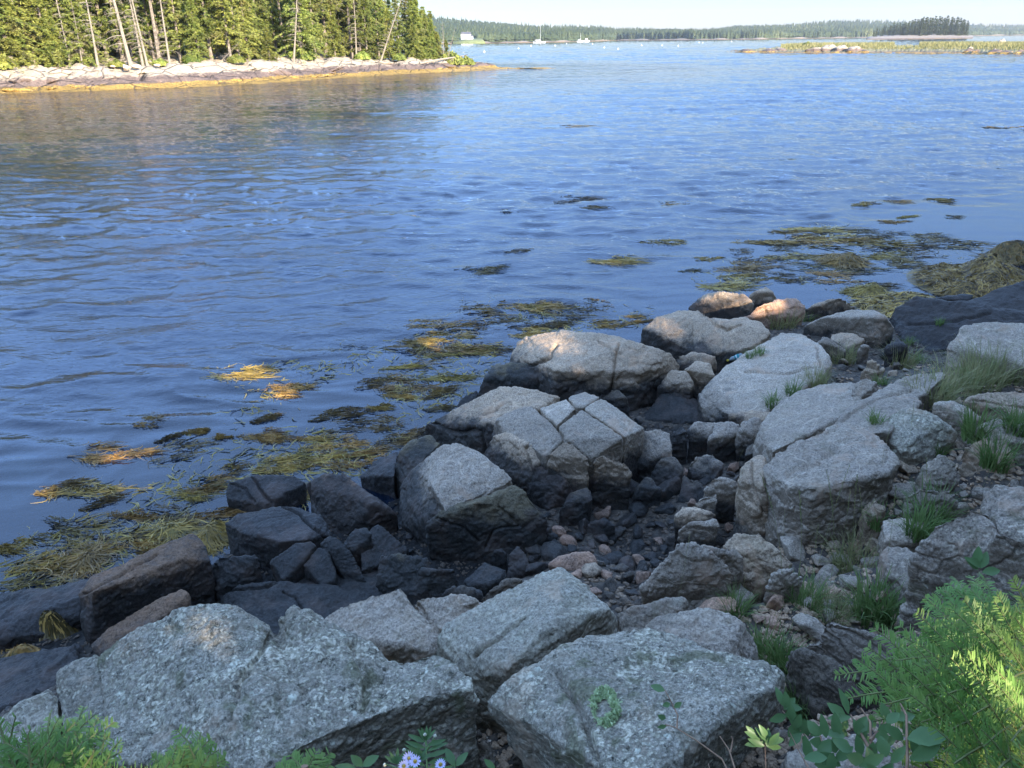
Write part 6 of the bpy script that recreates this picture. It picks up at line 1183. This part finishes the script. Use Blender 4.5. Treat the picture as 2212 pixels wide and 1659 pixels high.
# ================================================================== haze
hz_ = N('haze'); vol = hz_.n('ShaderNodeVolumePrincipled'); vol.inputs['Color'].default_value = (.88, .93, 1, 1); vol.inputs['Density'].default_value = .00012; vol.inputs['Anisotropy'].default_value = .2; hz_.t.nodes.remove(hz_.b); hz_.l(vol.outputs[0], hz_.out.inputs['Volume'])
b = MB(); b.box((100, 1900, 58), (5200, 4600, 128)); o = b.build('haze', hz_.m); tag(o, 'thin bluish haze over the whole bay', 'haze', kind='stuff')

# ================================================================== labels that single out repeats by their nearest landmark
LMK = [(450, 1400, 'the huge two-humped boulder'), (870, 1350, 'the twin-peaked boulder'), (1180, 1330, 'the orange-spot wedge boulder'), (1400, 1480, 'the bright-tuft boulder'), (1500, 1250, 'the upright trapezoid boulder'), (1790, 1040, 'the whaleback boulder'), (1740, 890, 'the pale concave slab'), (1200, 930, 'the jointed outcrop'), (970, 1040, 'the domed boulder'),
       (1060, 1130, 'the cracked wedge boulder'), (760, 1080, 'the smooth brown boulder'), (580, 1060, 'the bluish flat-topped rock'), (600, 1140, 'the rain-pool block'), (310, 1240, 'the long tilted slab'), (1280, 790, 'the largest rounded boulder'), (1550, 650, 'the sunlit dome'), (1540, 720, 'the boulder behind the bottle'), (1690, 790, 'the bottle slab'), (1840, 700, 'the round-topped pale boulder'),
       (2020, 700, 'the huge black ledge'), (2130, 750, 'the pale edge boulder'), (1980, 925, 'the white-crusted boulder'), (2100, 1180, 'the big lichened granite boulder'), (1870, 1390, 'the long split slab'), (2100, 1400, 'the young fir'), (1236, 1215, 'the pinkish rock'), (1300, 1145, 'the black oval cobble'), (1510, 1145, 'the flat-faced block'), (900, 1250, 'the dark hollowed boulder'), (40, 1440, 'the red ledge at lower left'), (2130, 580, 'the biggest rockweed heap'), (70, 1290, 'the mauve ledge')]
ORD = ['nearest', 'second nearest', 'third nearest', 'fourth nearest', 'fifth nearest', 'sixth nearest', 'seventh nearest', 'eighth nearest', 'ninth nearest', 'tenth nearest', 'eleventh nearest', 'twelfth nearest'] + ['%dth nearest' % k for k in range(13, 40)]
NTH = ['first', 'second', 'third', 'fourth', 'fifth', 'sixth', 'seventh', 'eighth', 'ninth', 'tenth', 'eleventh', 'twelfth'] + ['%dth' % k for k in range(13, 80)]
def relabel(groups, noun):
    bins = {}
    for o in [o for o in COL.objects if o.get('group') in groups]:
        x, y, w = proj(np.array([o.location])); x, y = float(x[0]), float(y[0]); j = min(range(len(LMK)), key=lambda k: (LMK[k][0]-x)**2+(LMK[k][1]-y)**2); dx, dy = x-LMK[j][0], (y-LMK[j][1])
        d = ('on its right' if dx > 0 else 'on its left') if abs(dx) > abs(dy) else ('below it' if dy > 0 else 'above it'); bins.setdefault((j, d), []).append((dx*dx+dy*dy, o))
    for (j, d), L in bins.items():
        for k, (q, o) in enumerate(sorted(L, key=lambda t: t[0])): o['label'] = '%s %s to %s, %s' % (noun, ORD[k], LMK[j][2], d)
relabel(['floating rockweed patches'], 'rockweed patch')
for gname, noun in [('cobbles in the rubble hollow', 'cobble in the hollow'), ('stones beside the outcrop', 'brownish rubble stone'), ('pale rubble above the grass', 'pale rubble stone'), ('stones around the fir', 'grey bank stone'), ('stones on the right slope', 'pale slope stone'), ('stones behind the bottle slab', 'gap stone'),
                    ('reddish stones at the lower left', 'small reddish stone'), ('chips between the cracked slabs', 'dark chip'), ('stones in the bottom cavity', 'cavity stone'), ('stones around the outcrop', 'cleft stone'), ('dry seed stalks on the bank', 'dry seed stalk')]: relabel([gname], noun)
def rank(g, text):
    L = sorted([o for o in COL.objects if o.get('group') == g], key=lambda o: float(proj(np.array([o.location]))[0][0]))
    for k, o in enumerate(L): o['label'] = text % NTH[k]
rank('grass in the crack', 'thin grass in the crack of the huge boulder, %s blade tuft from the left'); rank('evergreens at the end of the point', 'evergreen at the thinning end of the point, %s from the left'); rank('evergreens on the wooded point', 'front evergreen on the wooded point, %s from the left'); rank('white mooring buoys', 'small white mooring buoy, %s from the left on the far water'); rank('white stones on the wooded shore', 'white shore stone, %s from the left in its row'); rank('blocks along the wooded point', 'granite block on the wooded shore, %s from the left')
